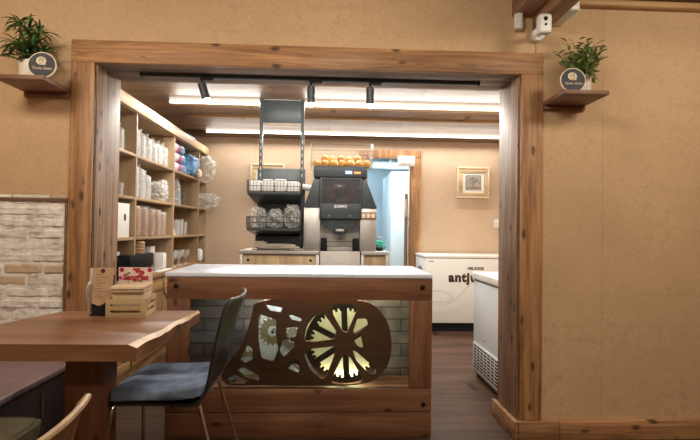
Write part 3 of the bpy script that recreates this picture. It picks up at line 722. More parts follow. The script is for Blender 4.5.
# ------------------------------------------------------------------ wall shelves with plants
def wall_shelf(x0, x1, lab):
    t = thing('wall_shelf', lab, 'shelf', ((x0+x1)/2, 2.58, 1.862), 'small wall shelves')
    part('board', MB().box(x0, x1, 2.455, 2.714, 1.862, 1.884, .002), M['shelfboard'], t)
    part('support_batten', MB().box(x0, x1, 2.69, 2.714, 1.838, 1.8615, .002), M['shelfboard'], t)
wall_shelf(1.2095, 1.447, 'small brown shelf fixed right of the wooden frame')
wall_shelf(-1.63, -1.3935, 'small brown shelf fixed left of the wooden frame')
def disc_sign(cx, cy, lab, tilt):
    t = thing('round_sign', lab, 'sign', (cx, cy, 1.8845), 'round shop signs')
    r = .066; cz = 1.8845+r*.93
    A = Matrix.Translation((cx, cy, cz)) @ Matrix.Rotation(tilt, 4, 'Z') @ Matrix.Rotation(math.radians(-4), 4, 'X')
    R_ = A @ Matrix.Rotation(PI/2, 4, 'X')
    sgn = part('disc', MB().lathe([(0, -.010), (r*.98, -.010), (r, -.008), (r, .0), (r*.93, .0012), (0, .0012)], M=R_, seg=56), M['cream'], t)
    part('face', MB().lathe([(0, .001), (r*.92, .001), (r*.92, .0022), (0, .0022)], M=R_, seg=56), M['slate'], t, label='dark slate face with a script name')
    em = MB()
    # cream swirl: a round head with dark curls
    em.lathe([(0, .002), (.023, .002), (.023, .0032), (0, .0032)], M=R_ @ Matrix.Translation((-.004, .020, 0)), seg=30, sy=.9)
    em.box(-.004, .016, .0, .012, .002, .0032, M=R_)
    part('emblem', em, M['cream'], t)
    sw = MB()
    sw.tube([R_ @ Vector((-.004+rr*math.cos(a), .021+rr*math.sin(a), .0034)) for a, rr in ((.2, .014), (.9, .015), (1.8, .014), (2.6, .012), (3.4, .010), (4.2, .009))], .0016, 6)
    sw.tube([R_ @ Vector((-.004+x, .021+y, .0034)) for x, y in ((-.004, .006), (.0, .001), (.004, .005), (.009, .0), (.006, -.008))], .0018, 6)
    sw.tube([R_ @ Vector((-.012+x, .004, .0034)) for x in (0, .006, .012)], .0013, 6)
    part('emblem_line', sw, M['slate'], t)
    part('lettering', text_mb('Tooka Shake', .0175, R_ @ Matrix.Translation((0, -.018, .0026)), .0004, .35), M['cream'], t)
disc_sign(-1.424, 2.492, 'round dark sign leaning before the plant on the left shelf', .12)
disc_sign(1.277, 2.50, 'round dark sign leaning before the plant on the right shelf', -.08)
def leaf(mb, base, d, ln, w, bend, fold=.25, seg=6, side=None):
    base = Vector(base); d = Vector(d).normalized(); s = d.cross(Vector((0, 0, 1)))
    s = s.normalized() if s.length > .05 else Vector((random.uniform(-1, 1), random.uniform(-1, 1), 0)).normalized()
    pts = []; p = base.copy(); dd = d.copy(); rows = []
    for i in range(seg+1):
        f = i/seg; ww = w*(math.sin(PI*min(1, .08+f*.92))**.8)*.5
        n = s.cross(dd).normalized()
        rows.append([p-s*ww+n*ww*fold, p, p+s*ww+n*ww*fold])
        p = p+dd*ln/seg; dd = (dd+Vector((0, 0, -bend/seg))).normalized()
    mb.sheet(rows)
def potted(x, y, lab, kind):
    t = thing('potted_plant', lab, 'plant', (x, y, 1.8845), 'plants on the wall shelves')
    z0 = 1.8845
    part('pot', MB().lathe([(0, 0), (.046, 0), (.05, .006), (.052, .10), (.050, .105), (.046, .104), (.045, .09), (0, .088)], (x, y, z0), 28), M['pot'], t)
    part('soil', MB().lathe([(0, .089), (.044, .089), (0, .094)], (x, y, z0), 18), M['benchd'], t)
    st = MB(); lf = MB(); rp = random.Random(11 if kind == 1 else 12)
    zt = z0+.092
    if kind == 1:
        heads = [(-.06, .0, .275), (-.02, .01, .23), (.05, -.01, .215), (.02, .0, .16), (-.06, -.01, .16), (.06, .01, .12), (-.015, -.02, .12)]
        for hx, hy, hz in heads:
            top = Vector((x+hx, y+hy, zt+hz-.05)); st.tube([(x+hx*.2, y+hy*.2, zt-.004), (x+hx*.6, y+hy*.6, zt+hz*.4), top], [.004, .0035, .003], 6)
            for k in range(34):
                a = rp.uniform(0, 2*PI); e = rp.uniform(-.25, 1.1); lf.mi = rp.choice((0, 0, 1))
                leaf(lf, top-Vector((0, 0, rp.uniform(0, .03))), (math.cos(a)*math.cos(e), math.sin(a)*math.cos(e)*.8, math.sin(e)), rp.uniform(.07, .115), rp.uniform(.009, .014), rp.uniform(.9, 1.9))
        for k in range(48):
            a = rp.uniform(0, 2*PI); lf.mi = rp.choice((0, 0, 0, 1)); rr = rp.uniform(.0, .05)
            leaf(lf, (x+rr*math.cos(a), y+rr*math.sin(a)*.8, zt+rp.uniform(.0, .08)), (math.cos(a), math.sin(a)*.8, rp.uniform(.0, .8)), rp.uniform(.05, .085), rp.uniform(.022, .034), rp.uniform(.5, 1.5), .15)
        for dx, dz in ((-.10, -.0), (.085, -.01), (.10, -.02), (-.085, .02)):
            lf.mi = 0; leaf(lf, (x+dx*.4, y-.03, zt+.035), (dx*8, -.3, .05), .095, .034, .7, .12)
    else:
        for k in range(46):
            a = rp.uniform(0, 2*PI); rr = rp.uniform(.0, .036); tilt = rp.uniform(.1, .95)*(.55 if k < 12 else 1.1)
            b0 = Vector((x+rr*math.cos(a), y+rr*math.sin(a), zt-.004)); h_ = rp.uniform(.13, .225) if k < 22 else rp.uniform(.09, .16)
            d = Vector((math.cos(a)*tilt*.75, math.sin(a)*tilt*.5, 1)).normalized(); p = [b0+d*h_*f+Vector((0, 0, -.02*f*f*tilt)) for f in (0, .35, .7, 1)]
            st.tube(p, [.0022, .002, .0017, .0012], 5)
            for m_ in range(11):
                f = .25+.75*m_/10; q = p[0].lerp(p[-1], f); aa = rp.uniform(0, 2*PI); lf.mi = rp.choice((0, 0, 1))
                leaf(lf, q, (math.cos(aa), math.sin(aa), rp.uniform(.2, 1.1)), rp.uniform(.036, .058), rp.uniform(.014, .022), rp.uniform(.2, .9), .2, 4)
        for k in range(26):
            a = rp.uniform(PI*.75, PI*2.25); rr = rp.uniform(.02, .05); lf.mi = rp.choice((0, 1))
            leaf(lf, (x+rr*math.cos(a), y+rr*math.sin(a), zt+rp.uniform(.0, .04)), (math.cos(a)*1.2, math.sin(a)*.7, rp.uniform(-.3, .5)), rp.uniform(.05, .075), rp.uniform(.020, .03), rp.uniform(.4, 1.3), .2)
    part('stems', st, M['stem'], t)
    part('foliage', lf, [M['leaf1'], M['leaf3']] if kind == 1 else [M['leaf2'], M['leaf3']], t, ang=60)
potted(-1.535, 2.585, 'potted plant with long drooping dark leaves on the left shelf', 1)
potted(1.366, 2.588, 'potted plant with small upright pale leaves on the right shelf', 2)
# ceiling devices on the front wall
t = thing('alarm_sensor', 'small white cylindrical sensor under the beam end, left of the camera', 'sensor', (1.057, 2.682, 2.281))
part('body', MB().lathe([(0, 0), (.022, 0), (.025, .004), (.025, .088), (.022, .094), (0, .094)], (1.057, 2.682, 2.281), 24), M['white'], t)
part('base_ring', MB().lathe([(0, .0945), (.018, .0945), (.018, .1), (0, .1)], (1.057, 2.682, 2.281), 20), M['white'], t)
t = thing('security_camera', 'white security camera on a round base beneath the ceiling beam', 'camera', (1.18, 2.66, 2.24))
part('housing', MB().box(1.088, 1.157, 2.48, 2.53, 2.186, 2.288, .014, 4), M['white'], t)
part('wall_base', MB().lathe([(0, 0), (.033, 0), (.037, .006), (.037, .040), (.031, .048), (0, .048)], M=Matrix.Translation((1.168, 2.7135, 2.254)) @ Matrix.Rotation(PI/2, 4, 'X'), seg=30), M['white'], t)
part('bracket', MB().cyl((1.118, 2.525, 2.225), (1.165, 2.667, 2.25), .013), M['white'], t)
part('lens', MB().lathe([(0, 0), (.011, 0), (.011, .004), (0, .006)], M=Matrix.Translation((1.120, 2.4805, 2.258)) @ Matrix.Rotation(PI/2, 4, 'X'), seg=20), M['black'], t)
part('sensor_eye', MB().lathe([(0, 0), (.0065, 0), (.0065, .003), (0, .004)], M=Matrix.Translation((1.121, 2.4805, 2.228)) @ Matrix.Rotation(PI/2, 4, 'X'), seg=16), M['black'], t)
solo('camera_cable', MB().tube([(1.168, 2.7125, 2.216), (1.170, 2.7120, 2.19), (1.167, 2.7122, 2.165)], .0018, 6), M['inkg'], 'thin cable running down from the security camera base', 'cable', (1.168, 2.712, 2.165))
t = thing('junction_box', 'white plastic box on the ceiling beam, right of the security camera', 'box', (1.275, 2.6, 2.318))
part('box_body', MB().box(1.237, 1.312, 2.50, 2.714, 2.318, 2.372, .003), M['white'], t)
part('cover', MB().box(1.240, 1.309, 2.495, 2.4995, 2.322, 2.368, .001), M['white'], t)

# ------------------------------------------------------------------ storage unit on the left of the back room
XF, XB = -1.49, -1.848
t = thing('storage_unit', 'tall wooden storage unit of open cells along the left wall', 'shelving', (-1.67, 4.6, .745))
def uB(*a, **k): return MB().box(*a, **k)
part('back_panel', uB(XB, XB+.012, 3.06, 6.12, .745, 2.03), M['unit'], t)
UY = [3.06, 3.885, 4.83, 5.755, 6.105]
for y in UY: part('upright', uB(XB+.0125, XF, y, y+.024, .745, 2.03, bev=.001), M['unitZ'], t)
SZ = [1.045, 1.358, 1.69]
for z_ in SZ:
    for a, b2 in zip(UY, UY[1:]): part('shelf_board', uB(XB+.0125, XF-.001, a+.0245, b2-.0005, z_, z_+.022, bev=.001), M['unit'], t)
part('top_board', uB(XB, XF, 3.06, 6.129, 2.0305, 2.05), M['unit'], t)
part('top_fascia', uB(XF+.0005, XF+.022, 3.06, 6.14, 2.036, 2.122, bev=.002), M['fascia'], t, label='pale pine board along the top')
t = thing('base_cabinet', 'low yellow pine cabinet with braced doors below the storage unit', 'cabinet', (-1.66, 4.6, 0))
part('worktop', uB(XB, -1.452, 3.06, 5.90, .712, .7445, bev=.003), M['ledge'], t)
part('carcass', uB(XB, -1.475, 3.06, 5.88, 0, .711), M['base'], t)
for i in range(4):
    y0 = 3.08+i*.70; y1 = y0+.68
    d = part('door', uB(-1.4745, -1.462, y0, y1, .06, .695, bev=.002), M['base'], t)
    for za in (.60, .09): part('rail', MB().box(-1.4615, -1.45, y0+.01, y1-.01, za, za+.065, .002), M['ledge'], d)
    A = Vector((0, y0+.03, .60)); B = Vector((0, y1-.03, .155)); n = Vector((0, -(B-A).z, (B-A).y)).normalized()*.03
    mb = MB().prism([((A+n).y, (A+n).z), ((A-n).y, (A-n).z), ((B-n).y, (B-n).z), ((B+n).y, (B+n).z)], -1.4615, -1.452, 'yz')
    part('diagonal_brace', mb, M['cardb'], d)

F1, F2, F3, F4 = SZ[2]+.0225, SZ[1]+.0225, SZ[0]+.0225, .7455
def cup_stack(mb, x, y, z0, r, h, step=.012):
    prof = [(0, 0), (r*.78, 0)]; z_ = 0
    while z_ < h-step:
        prof += [(r*.90, z_+step*.3), (r, z_+step*.45), (r, z_+step*.75), (r*.90, z_+step*.9)]; z_ += step
    prof += [(r*.8, h), (0, h)]
    mb.lathe(prof, (x, y, z0), 18)
def wrapped(name, x, y, z0, r, h, m_in, lab, group, cat='cups', wrap='wrap', seed=1, top=.05):
    t = thing(name, lab, cat, (x, y, z0), group)
    mb = MB(); cup_stack(mb, x, y, z0+.004, r, h); part('cups', mb, m_in, t, ang=50)
    sl = MB(); seg = 22; rows = []; rs = random.Random(seed)
    for i, (k, zz) in enumerate(((1.05, .001), (1.10, h*.2), (1.12, h*.5), (1.10, h*.8), (1.05, h+.01), (.6, h+top*.5), (.35, h+top*.8), (.55, h+top*1.25))):
        rows.append([(x+r*k*(1+.10*noise.noise(Vector((a*1.9, zz*30, seed))))*math.cos(2*PI*a/seg), y+r*k*(1+.10*noise.noise(Vector((a*1.9, zz*30, seed+9))))*math.sin(2*PI*a/seg), z0+zz+.012*noise.noise(Vector((a, i, seed)))*(zz > h)) for a in list(range(seg))+[0]])
    sl.sheet(rows); part('plastic_sleeve', sl, M[wrap], t, ang=80)
    return t
ordn = ['first', 'second', 'third', 'fourth', 'fifth', 'sixth']
# top row
for i, (y, h) in enumerate(((3.66, .19), (3.775, .16))):
    wrapped('cup_stack', -1.59, y, F1, .044, h, M['cups'], ('left' if i == 0 else 'right')+' wrapped clear cup stack in the top left cell by the jamb', 'clear cup stacks in the storage unit', seed=20+i, wrap='wrapd')
for i, (y, h) in enumerate(((4.00, .22), (4.13, .20), (4.27, .19), (4.41, .175), (4.55, .18), (4.69, .185))):
    wrapped('cup_stack', -1.565, y, F1, .052, h-.02, M['cups'], ordn[i]+' wrapped clear cup stack from the left in the second top cell', 'clear cup stacks in the storage unit', seed=i+1, wrap='wrap')
# row two
for i, y in enumerate((3.69, 3.79)):
    b = MB().lathe([(0, 0), (.030, 0), (.036, .10), (.034, .10), (.028, .006), (0, .006)], (-1.58, y, F2), 20)
    solo('tumbler', b, M['glassware'], ('left' if i == 0 else 'right')+' small clear tumbler alone on the lower left cell near the jamb', 'glass', (-1.58, y, F2), 'loose glasses in the storage unit')
for i, (y, h) in enumerate(((4.02, .27), (4.16, .26), (4.30, .22))):
    wrapped('lid_stack', -1.59, y, F2, .062, h-.03, M['cups'], ordn[i]+' tall wrapped stack of clear lids from the left, second row', 'lid stacks in the second row', 'lids', seed=30+i, wrap='wrapd')
b = MB().sbox((-1.57, 4.575, F2+.085), (.085, .16, .085), e=.7, sub=5, jit=.28, seed=3)
b.sbox((-1.55, 4.66, F2+.15), (.05, .06, .05), e=.8, sub=4, jit=.35, seed=8)
solo('plastic_bag', b, M['wrap'], 'crumpled clear plastic bag lying beside the wrapped lid stacks', 'bag', (-1.57, 4.5, F2), 'clear plastic bags in the storage unit', 80)
# row three
b = thing('white_carton', 'upright white carton with dark oval mark in the third row', 'box', (-1.60, 3.72, F3), 'white cartons in the storage unit')
part('carton', MB().box(-1.70, -1.51, 3.62, 3.83, F3, F3+.255, .003), M['white'], b)
part('oval_mark', MB().lathe([(0, 0), (.022, 0), (0, .001)], sy=1.35, M=Matrix.Translation((-1.5095, 3.745, F3+.15)) @ Matrix.Rotation(PI/2, 4, 'Y') @ Matrix.Rotation(PI/2, 4, 'Z'), seg=24), M['ink'], b)
for i, (y, h) in enumerate(((4.04, .25), (4.20, .25), (4.36, .24), (4.51, .235), (4.66, .22))):
    wrapped('paper_cup_stack', -1.575, y, F3, .064, h-.01, M['papercup'], ordn[i]+' stack of brown paper cups from the left, wrapped in plastic', 'brown paper cup stacks', seed=40+i, wrap='wrapthin', top=.03)
# row four, on the worktop
solo('white_carton', MB().box(-1.70, -1.58, 3.62, 3.84, F4, F4+.21, .003), M['white'], 'plain white carton at the jamb in the lowest row', 'box', (-1.64, 3.73, F4), 'white cartons in the storage unit')
t = thing('black_case', 'black two-tier case on the worktop behind the table menu', 'box', (-1.51, 3.95, F4))
part('lower_box', MB().box(-1.56, -1.46, 3.70, 4.20, F4, F4+.075, .008), M['black'], t)
part('upper_box', MB().box(-1.575, -1.47, 3.76, 4.26, F4+.0755, F4+.185, .010), M['black'], t)
part('clasp', MB().box(-1.459, -1.455, 3.93, 3.95, F4+.055, F4+.085, .001), M['bronze'], t)
for k in range(4):
    zc = F4+.1855+k*.0245
    solo('paper_lid', MB().lathe([(0, 0), (.046, 0), (.050, .005), (.050, .018), (.046, .022), (.042, .024), (0, .024)], (-1.525, 4.06, zc), 22), M['papercup'], ('top', 'upper middle', 'lower middle', 'bottom')[3-k]+' brown paper lid of the short pile on the black case', 'lid', (-1.525, 4.06, zc), 'brown paper lids in a pile')
DY = .16
t = thing('grey_appliance', 'pale grey boxy appliance beside the black case on the worktop', 'box', (-1.60, 4.40+DY, F4), 'white cartons in the storage unit')
part('housing', MB().box(-1.72, -1.51, 4.25+DY, 4.55+DY, F4+.02, F4+.165, .006), M['steeld'], t)
part('foot_plate', MB().box(-1.73, -1.47, 4.23+DY, 4.62+DY, F4, F4+.012, .002), M['white'], t)
for y in (4.30+DY, 4.50+DY): part('foot', MB().box(-1.70, -1.53, y-.015, y+.015, F4+.0122, F4+.0202), M['black'], t)
part('front_cover', MB().box(-1.5095, -1.502, 4.44+DY, 4.53+DY, F4+.03, F4+.155, .002), M['white'], t)
solo('white_carton', MB().box(-1.66, -1.58, 4.34+DY, 4.45+DY, F4+.1655, F4+.225, .003), M['white'], 'small white carton standing on top of the grey appliance', 'box', (-1.62, 4.4+DY, F4+.1655), 'white cartons in the storage unit')
# column C
rr = .048
for lv in range(3):
    for cidx in range(2):
        x = -1.555-cidx*.115; z_ = F1+rr+.001+lv*.097; ya = 4.90+.03*(lv == 1); yb = 5.36-.04*lv
        t = thing('bagged_cup_roll', '%s blue bagged cup roll with pink band, %s' % (('bottom', 'middle', 'top')[lv], ('in the front column' if cidx == 0 else 'in the column behind')), 'cups', (x, (ya+yb)/2, z_-rr), 'blue bagged cup rolls')
        R_ = Matrix.Translation((x, ya, z_)) @ Matrix.Rotation(-PI/2, 4, 'X'); ln = yb-ya
        part('roll', MB().lathe([(0, 0), (rr*.85, .003), (rr*.97, .03), (rr*.97, ln*.30)], M=R_, seg=20), M['white'], t)
        part('label_band', MB().lathe([(rr*.97, ln*.301), (rr*.995, ln*.31), (rr*.995, ln*.58), (rr*.97, ln*.59)], M=R_, seg=20), M['pink'], t, label='pink label band')
        part('bag', MB().sbox((x, ya+ln*.80, z_), (rr*.98, ln*.215, rr*.96), e=.7, sub=4, jit=.12, seed=lv*3+cidx), M['bluebag'], t, ang=80, label='crumpled blue bag end')
b = MB().sbox((-1.56, 5.53, F1+.125), (.11, .14, .12), e=.75, sub=5, jit=.16, seed=15)
solo('blue_bag', b, M['bluebag'], 'big crumpled light blue bag right of the bagged cup rolls', 'bag', (-1.57, 5.42, F1), None, 80)
b = MB().sbox((-1.47, 5.66, F1+.05), (.03, .07, .048), e=.7, sub=4, jit=.1, seed=16)
solo('white_bag', b, M['cream'], 'cream paper bag tucked under the blue bag, top row', 'bag', (-1.56, 5.64, F1), None, 80)
def cone_stack(y, h, lab, m):
    b = MB(); prof = [(0, 0), (.052, 0)]
    n = 14
    for i in range(n):
        z0 = h*.72*i/n; prof += [(.056-.006*i/n, z0+.004), (.050-.006*i/n, z0+.010)]
    prof += [(.034, h*.84), (.020, h*.95), (.016, h), (0, h)]
    b.lathe(prof, (-1.57, y, F2), 22); solo('clear_cup_tower', b, m, lab, 'cups', (-1.57, y, F2), 'clear cup towers', 60)
cone_stack(4.96, .29, 'tall pointed clear cup tower beside the middle upright, left one', M['wrap'])
cone_stack(5.16, .275, 'tall pointed clear cup tower right of its twin, second row', M['wrap'])
solo('tall_tumbler', MB().lathe([(0, 0), (.038, 0), (.042, .15), (.040, .15), (.035, .008), (0, .008)], (-1.58, 5.36, F2), 22), M['smoke'], 'dark tall tumbler right of the clear cup towers', 'glass', (-1.58, 5.36, F2), 'loose glasses in the storage unit')
b = MB().lathe([(0, 0), (.075, 0), (.07, .02), (.045, .10), (.038, .20), (.03, .235), (0, .24)], (-1.58, 4.97, F3), 20)
solo('paper_cone', b, M['kraft2'], 'brown paper cone leaning in the third row beside the glasses', 'cups', (-1.58, 4.97, F3))
for i, (y, h, r) in enumerate(((5.16, .15, .046), (5.29, .165, .046), (5.42, .14, .048))):
    solo('tumbler', MB().lathe([(0, 0), (r*.8, 0), (r, h), (r*.96, h), (r*.76, .008), (0, .008)], (-1.57, y, F3), 22), M['glassware'], ('left', 'middle', 'right')[i]+' clear tumbler of three beside the brown paper cone', 'glass', (-1.57, y, F3), 'loose glasses in the storage unit')
gob = [(0, 0), (.036, 0), (.034, .004), (.007, .012), (.006, .06), (.022, .075), (.042, .11), (.046, .15), (.043, .15), (.038, .112), (.018, .08), (0, .076)]
for i, (x, y) in enumerate(((-1.53, 4.98), (-1.57, 5.10), (-1.55, 5.22), (-1.58, 5.36), (-1.55, 5.48))):
    solo('goblet', MB().lathe([(r, z_*1.05) for r, z_ in gob], (x, y, F4), 22), M['glassware'], ordn[i]+' clear stemmed goblet from the left in the lowest row', 'glass', (x, y, F4), 'goblets on the worktop')
solo('pepper_mill', MB().lathe([(0, 0), (.026, 0), (.028, .02), (.018, .06), (.024, .13), (.014, .15), (.022, .175), (.012, .195), (0, .198)], (-1.64, 4.92, F4), 18), M['black'], 'small black mill standing behind the goblets', 'mill', (-1.64, 4.92, F4))
# column D and beyond
b = MB().sbox((-1.50, 5.92, F1+.13), (.14, .115, .15), e=.8, sub=5, jit=.3, seed=21); solo('plastic_bag', b, M['wrap'], 'big clear plastic bag bulging out of the top end cell', 'bag', (-1.5, 5.92, F1), 'clear plastic bags in the storage unit', 80)
b = MB().sbox((-1.47, 5.93, F2+.085), (.17, .12, .085), e=.8, sub=5, jit=.32, seed=24); solo('plastic_bag', b, M['wrap'], 'clear plastic bag hanging out of the end cell, second row', 'bag', (-1.47, 5.93, F2), 'clear plastic bags in the storage unit', 80)
b = MB().sbox((-1.49, 5.83, F4+.075), (.035, .05, .074), e=.75, sub=4, jit=.25, seed=27); solo('cloth_bundle', b, M['white'], 'small white cloth bundle at the far end of the worktop', 'cloth', (-1.49, 5.83, F4), None, 80)
b = MB().sbox((-1.60, 5.55, 2.0505+.075), (.10, .17, .075), e=.8, sub=4, jit=.12, seed=29); solo('navy_bag', b, M['navy'], 'dark navy bag lying on top of the storage unit', 'bag', (-1.6, 5.55, 2.0505), None, 80)

# ------------------------------------------------------------------ back bar
def bar_cab(x0, x1, lab, holes_):
    t = thing('bar_cabinet', lab, 'cabinet', ((x0+x1)/2, 4.58, 0), 'steel framed bar cabinets')
    part('worktop', MB().box(x0, x1, 4.29, 4.87, .926, .956, .002), M['steeld'], t)
    part('carcass', MB().box(x0+.03, x1-.03, 4.32, 4.85, .04, .9255), M['unitZ'], t)
    for x in (x0, x1-.03): part('corner_post', MB().box(x, x+.0295, 4.30, 4.33, 0, .9255, .001), M['steel'], t)
    for x in (x0, x1-.03): part('corner_post', MB().box(x, x+.0295, 4.82, 4.85, 0, .9255, .001), M['steel'], t)
    n = 2 if x1-x0 > .4 else 1
    w = (x1-x0-.066)/n
    for i in range(n):
        d = part('door', MB().box(x0+.033+i*w, x0+.031+(i+1)*w, 4.306, 4.3195, .06, .915, .002), M['oak'], t)
        if n > 1: part('finger_hole', MB().lathe([(0, 0), (.012, 0), (.012, .002), (0, .002)], M=Matrix.Translation((x0+.075 if i == 0 else x1-.075, 4.3065, .872)) @ Matrix.Rotation(PI/2, 4, 'X'), seg=18), M['black'], d)
bar_cab(-.755, -.064, 'wide steel framed oak bar cabinet under the basket rack', 1)
bar_cab(.302, .55, 'narrow steel framed oak bar cabinet right of the juicer', 0)
# juicer
t = thing('orange_juicer', 'charcoal orange juicing machine on steel columns with fruit tray on top', 'juicer', (.12, 4.55, 0))
part('stand', MB().box(-.056, .294, 4.305, 4.84, 0, .955, .003), M['steeld'], t)
for x0, x1 in ((-.203, -.060), (.290, .433)):
    part('side_column', MB().box(x0, x1, 4.30, 4.66, .957, 1.335, .004), M['steel'], t)
part('rear_panel', MB().box(-.060, .290, 4.43, 4.66, .957, 1.236), M['steeld'], t)
for pts in ([(-.119, 1.588), (-.066, 1.588), (-.066, 1.337), (-.205, 1.337)], [(.338, 1.588), (.285+.016, 1.588), (.301, 1.337), (.436, 1.337)]):
    part('side_wing', MB().prism(pts, 4.29, 4.64, 'xz', .003), M['dark'], t)
hd = MB().box(-.066, .300, 4.34, 4.66, 1.24, 1.597, .003)
hd.box(-.066, -.048, 4.272, 4.341, 1.24, 1.597, .003).box(.286, .300, 4.272, 4.341, 1.24, 1.597, .003).box(-.0482, .2862, 4.272, 4.341, 1.578, 1.597, .002)
part('head', hd, M['dark'], t)
part('window', MB().box(-.0478, .2858, 4.268, 4.274, 1.372, 1.577, .002), M['smoke'], t, label='smoked window showing the press')
lp = part('lower_front', MB().box(-.058, .292, 4.264, 4.345, 1.238, 1.371, .004), M['dark'], t)
for x in (.02, .20): part('screw', MB().lathe([(0, 0), (.006, 0), (0, .002)], M=Matrix.Translation((x, 4.2645, 1.265)) @ Matrix.Rotation(PI/2, 4, 'X'), seg=12), M['steel'], lp)
part('lettering', text_mb('ZUMMO', .030, Matrix.Translation((.1165, 4.2635, 1.346)) @ FRONT, .0006, 0, .0008), M['white'], lp)
part('spout_housing', MB().prism([(-.035, 1.237), (.295, 1.237), (.28, 1.165), (.178, 1.16), (.168, 1.108), (.06, 1.108), (.05, 1.16), (-.02, 1.165)], 4.30, 4.428, 'xz', .003), M['dark'], t)
part('spout_badge', MB().box(.078, .150, 4.296, 4.2995, 1.130, 1.150, .001), M['steel'], t)
part('tap', MB().prism([(.095, 1.107), (.137, 1.107), (.122, 1.085), (.140, 1.058), (.092, 1.058), (.110, 1.085)], 4.31, 4.34, 'xz', .002), M['dark'], t)
for x0, x1 in ((-.052, .003), (.228, .283)): part('guard_post', MB().box(x0, x1, 4.31, 4.37, .9565, 1.070, .008), M['black'], t)
dr = MB()
for z_ in (1.00, 1.04): dr.tube([(.003, 4.335, z_), (.228, 4.335, z_)], .003, 6)
part('guard_rail', dr, M['wired'], t)
tb = part('control_box', MB().box(-.123, .348, 4.262, 4.66, 1.599, 1.695, .012, 3), M['dark'], t)
part('blue_display', MB().box(.154, .213, 4.2595, 4.2625, 1.630, 1.658, .001), M['screenb'], tb, label='small blue lit display')
part('orange_display', MB().box(.229, .287, 4.2595, 4.2625, 1.632, 1.652, .001), M['screeno'], tb, label='small orange lit display')
pr = MB()
for x, z_ in ((.03, 1.50), (.21, 1.50), (.03, 1.425), (.21, 1.425)): pr.ball((x, 4.325, z_), .042, (1, .5, 1), 2)
part('press_drum', pr, M['orange'], t, label='orange press drums behind the window')
part('press_block', MB().box(.075, .165, 4.30, 4.339, 1.39, 1.53, .006), M['black'], t)
sl = part('stamp_bar', MB().box(.292, .431, 4.290, 4.2995, 1.236, 1.302, .001), M['cardb'], t, label='brown strip with three pale squares')
for k in range(3): part('pale_square', MB().box(.303+k*.042, .335+k*.042, 4.287, 4.2895, 1.250, 1.288, .001), M['cream'], sl)
part('waste_pipe', MB().cyl((-.12, 4.46, 1.515), (-.252, 4.46, 1.530), .026, .030, 18), M['white'], t, label='pale waste pipe at the left')
bk = MB(); bx0, bx1, by0, by1, bz0, bz1 = -.15, .395, 4.29, 4.64, 1.70, 1.905
def ringpts(z_, f): return [(bx0-f, by0-f, z_), (bx1+f, by0-f, z_), (bx1+f, by1+f, z_), (bx0-f, by1+f, z_)]
for k in range(7):
    pts = ringpts(bz0+.004+k*(bz1-bz0-.006)/6, 0)
    for a, b2 in zip(pts, pts[1:]+pts[:1]): bk.tube([a, b2], .0022 if k < 6 else .0035, 5)
for k in range(16):
    x = bx0+(bx1-bx0)*k/15; bk.tube([(x, by0, bz0), (x, by0, bz1)], .0012, 4); bk.tube([(x, by1, bz0), (x, by1, bz1)], .0012, 4)
for k in range(1, 10):
    y = by0+(by1-by0)*k/10; bk.tube([(bx0, y, bz0), (bx0, y, bz1)], .0012, 4); bk.tube([(bx1, y, bz0), (bx1, y, bz1)], .0012, 4)
part('fruit_basket', bk, M['wire'], t)
part('basket_clip', MB().box(.375, .398, 4.284, 4.288, 1.85, 1.90, .001), M['white'], t)
po = random.Random(2); placed = []
lay = []
for k in range(7): lay.append((-.105+k*.076, 4.345, 0))
for k in range(7): lay.append((-.095+k*.074, 4.42, 0))
for k in range(6): lay.append((-.085+k*.080, 4.50, 0))
for k in range(6): lay.append((-.075+k*.078, 4.575, 0))
for x, y in ((-.03, 4.383), (.115, 4.383), (.262, 4.383), (.04, 4.46), (.19, 4.46)): lay.append((x, y, 1))
lab = 'ripe orange lying in the wire basket above the juicing machine'
for i, (x, y, l) in enumerate(lay):
    x += po.uniform(-.003, .003); r = .0345
    z_ = 1.6955 if l == 0 else 1.6955+.048
    if i == 0:
        og = thing('orange', lab, 'fruit', (x, y, z_), 'oranges in the wire basket')
        part('peel', MB().ball((x, y, z_+.0345), .0345, (1, 1, .96), 3), M['orange'], og)
        part('stem_end', MB().lathe([(0, 0), (.004, 0), (.003, .002), (0, .002)], (x, y, z_+.067), 8), M['stem'], og)
    else: dup(og, (x, y, z_), rz=po.uniform(0, 6))
# items on the bar seen between the columns and beyond
cs = [(.018, .03, 'white'), (.060, .026, 'white'), (.100, .036, 'cardb'), (.150, .022, 'bluebag'), (.182, .024, 'kwall')]
for i, (x, w_, m_) in enumerate(cs):
    solo('small_carton', MB().box(x, x+w_, 4.50, 4.54, .9565, 1.0+.008*(i % 3), .002), M[m_], ('white carton next to the left black guard post of the juicer', 'second white carton from the left under the juicer tap', 'brown carton directly beneath the juicer tap', 'blue carton right of the brown one under the juicer', 'pale blue carton nearest the right black guard post')[i], 'box', (x+w_/2, 4.52, .9565), 'small cartons under the juicer')
b = MB().sbox((.49, 4.60, .956+.045), (.055, .09, .045), e=.7, sub=4, jit=.25, seed=33); solo('teal_cloth', b, M['teal'], 'crumpled teal cloth at the right end of the back bar', 'cloth', (.49, 4.6, .9565), None, 80)
b = MB().sbox((.475, 4.44, .956+.021), (.032, .04, .020), e=.8, sub=3, jit=.1, seed=35); solo('black_pouch', b, M['black'], 'small black pouch in front of the teal cloth', 'pouch', (.475, 4.44, .9565), None, 80)
t = thing('tray_stand', 'pale flat tray on a thin post behind the teal cloth', 'tray', (.50, 4.78, .9565))
part('tray', MB().lathe([(0, 0), (.045, 0), (.05, .008), (0, .008)], (.495, 4.78, 1.07), 22), M['white'], t)
part('post', MB().cyl((.495, 4.78, .962), (.495, 4.78, 1.0702), .006), M['wire'], t)
part('foot', MB().lathe([(0, 0), (.035, 0), (.033, .006), (0, .006)], (.495, 4.78, .9565), 18), M['wire'], t)

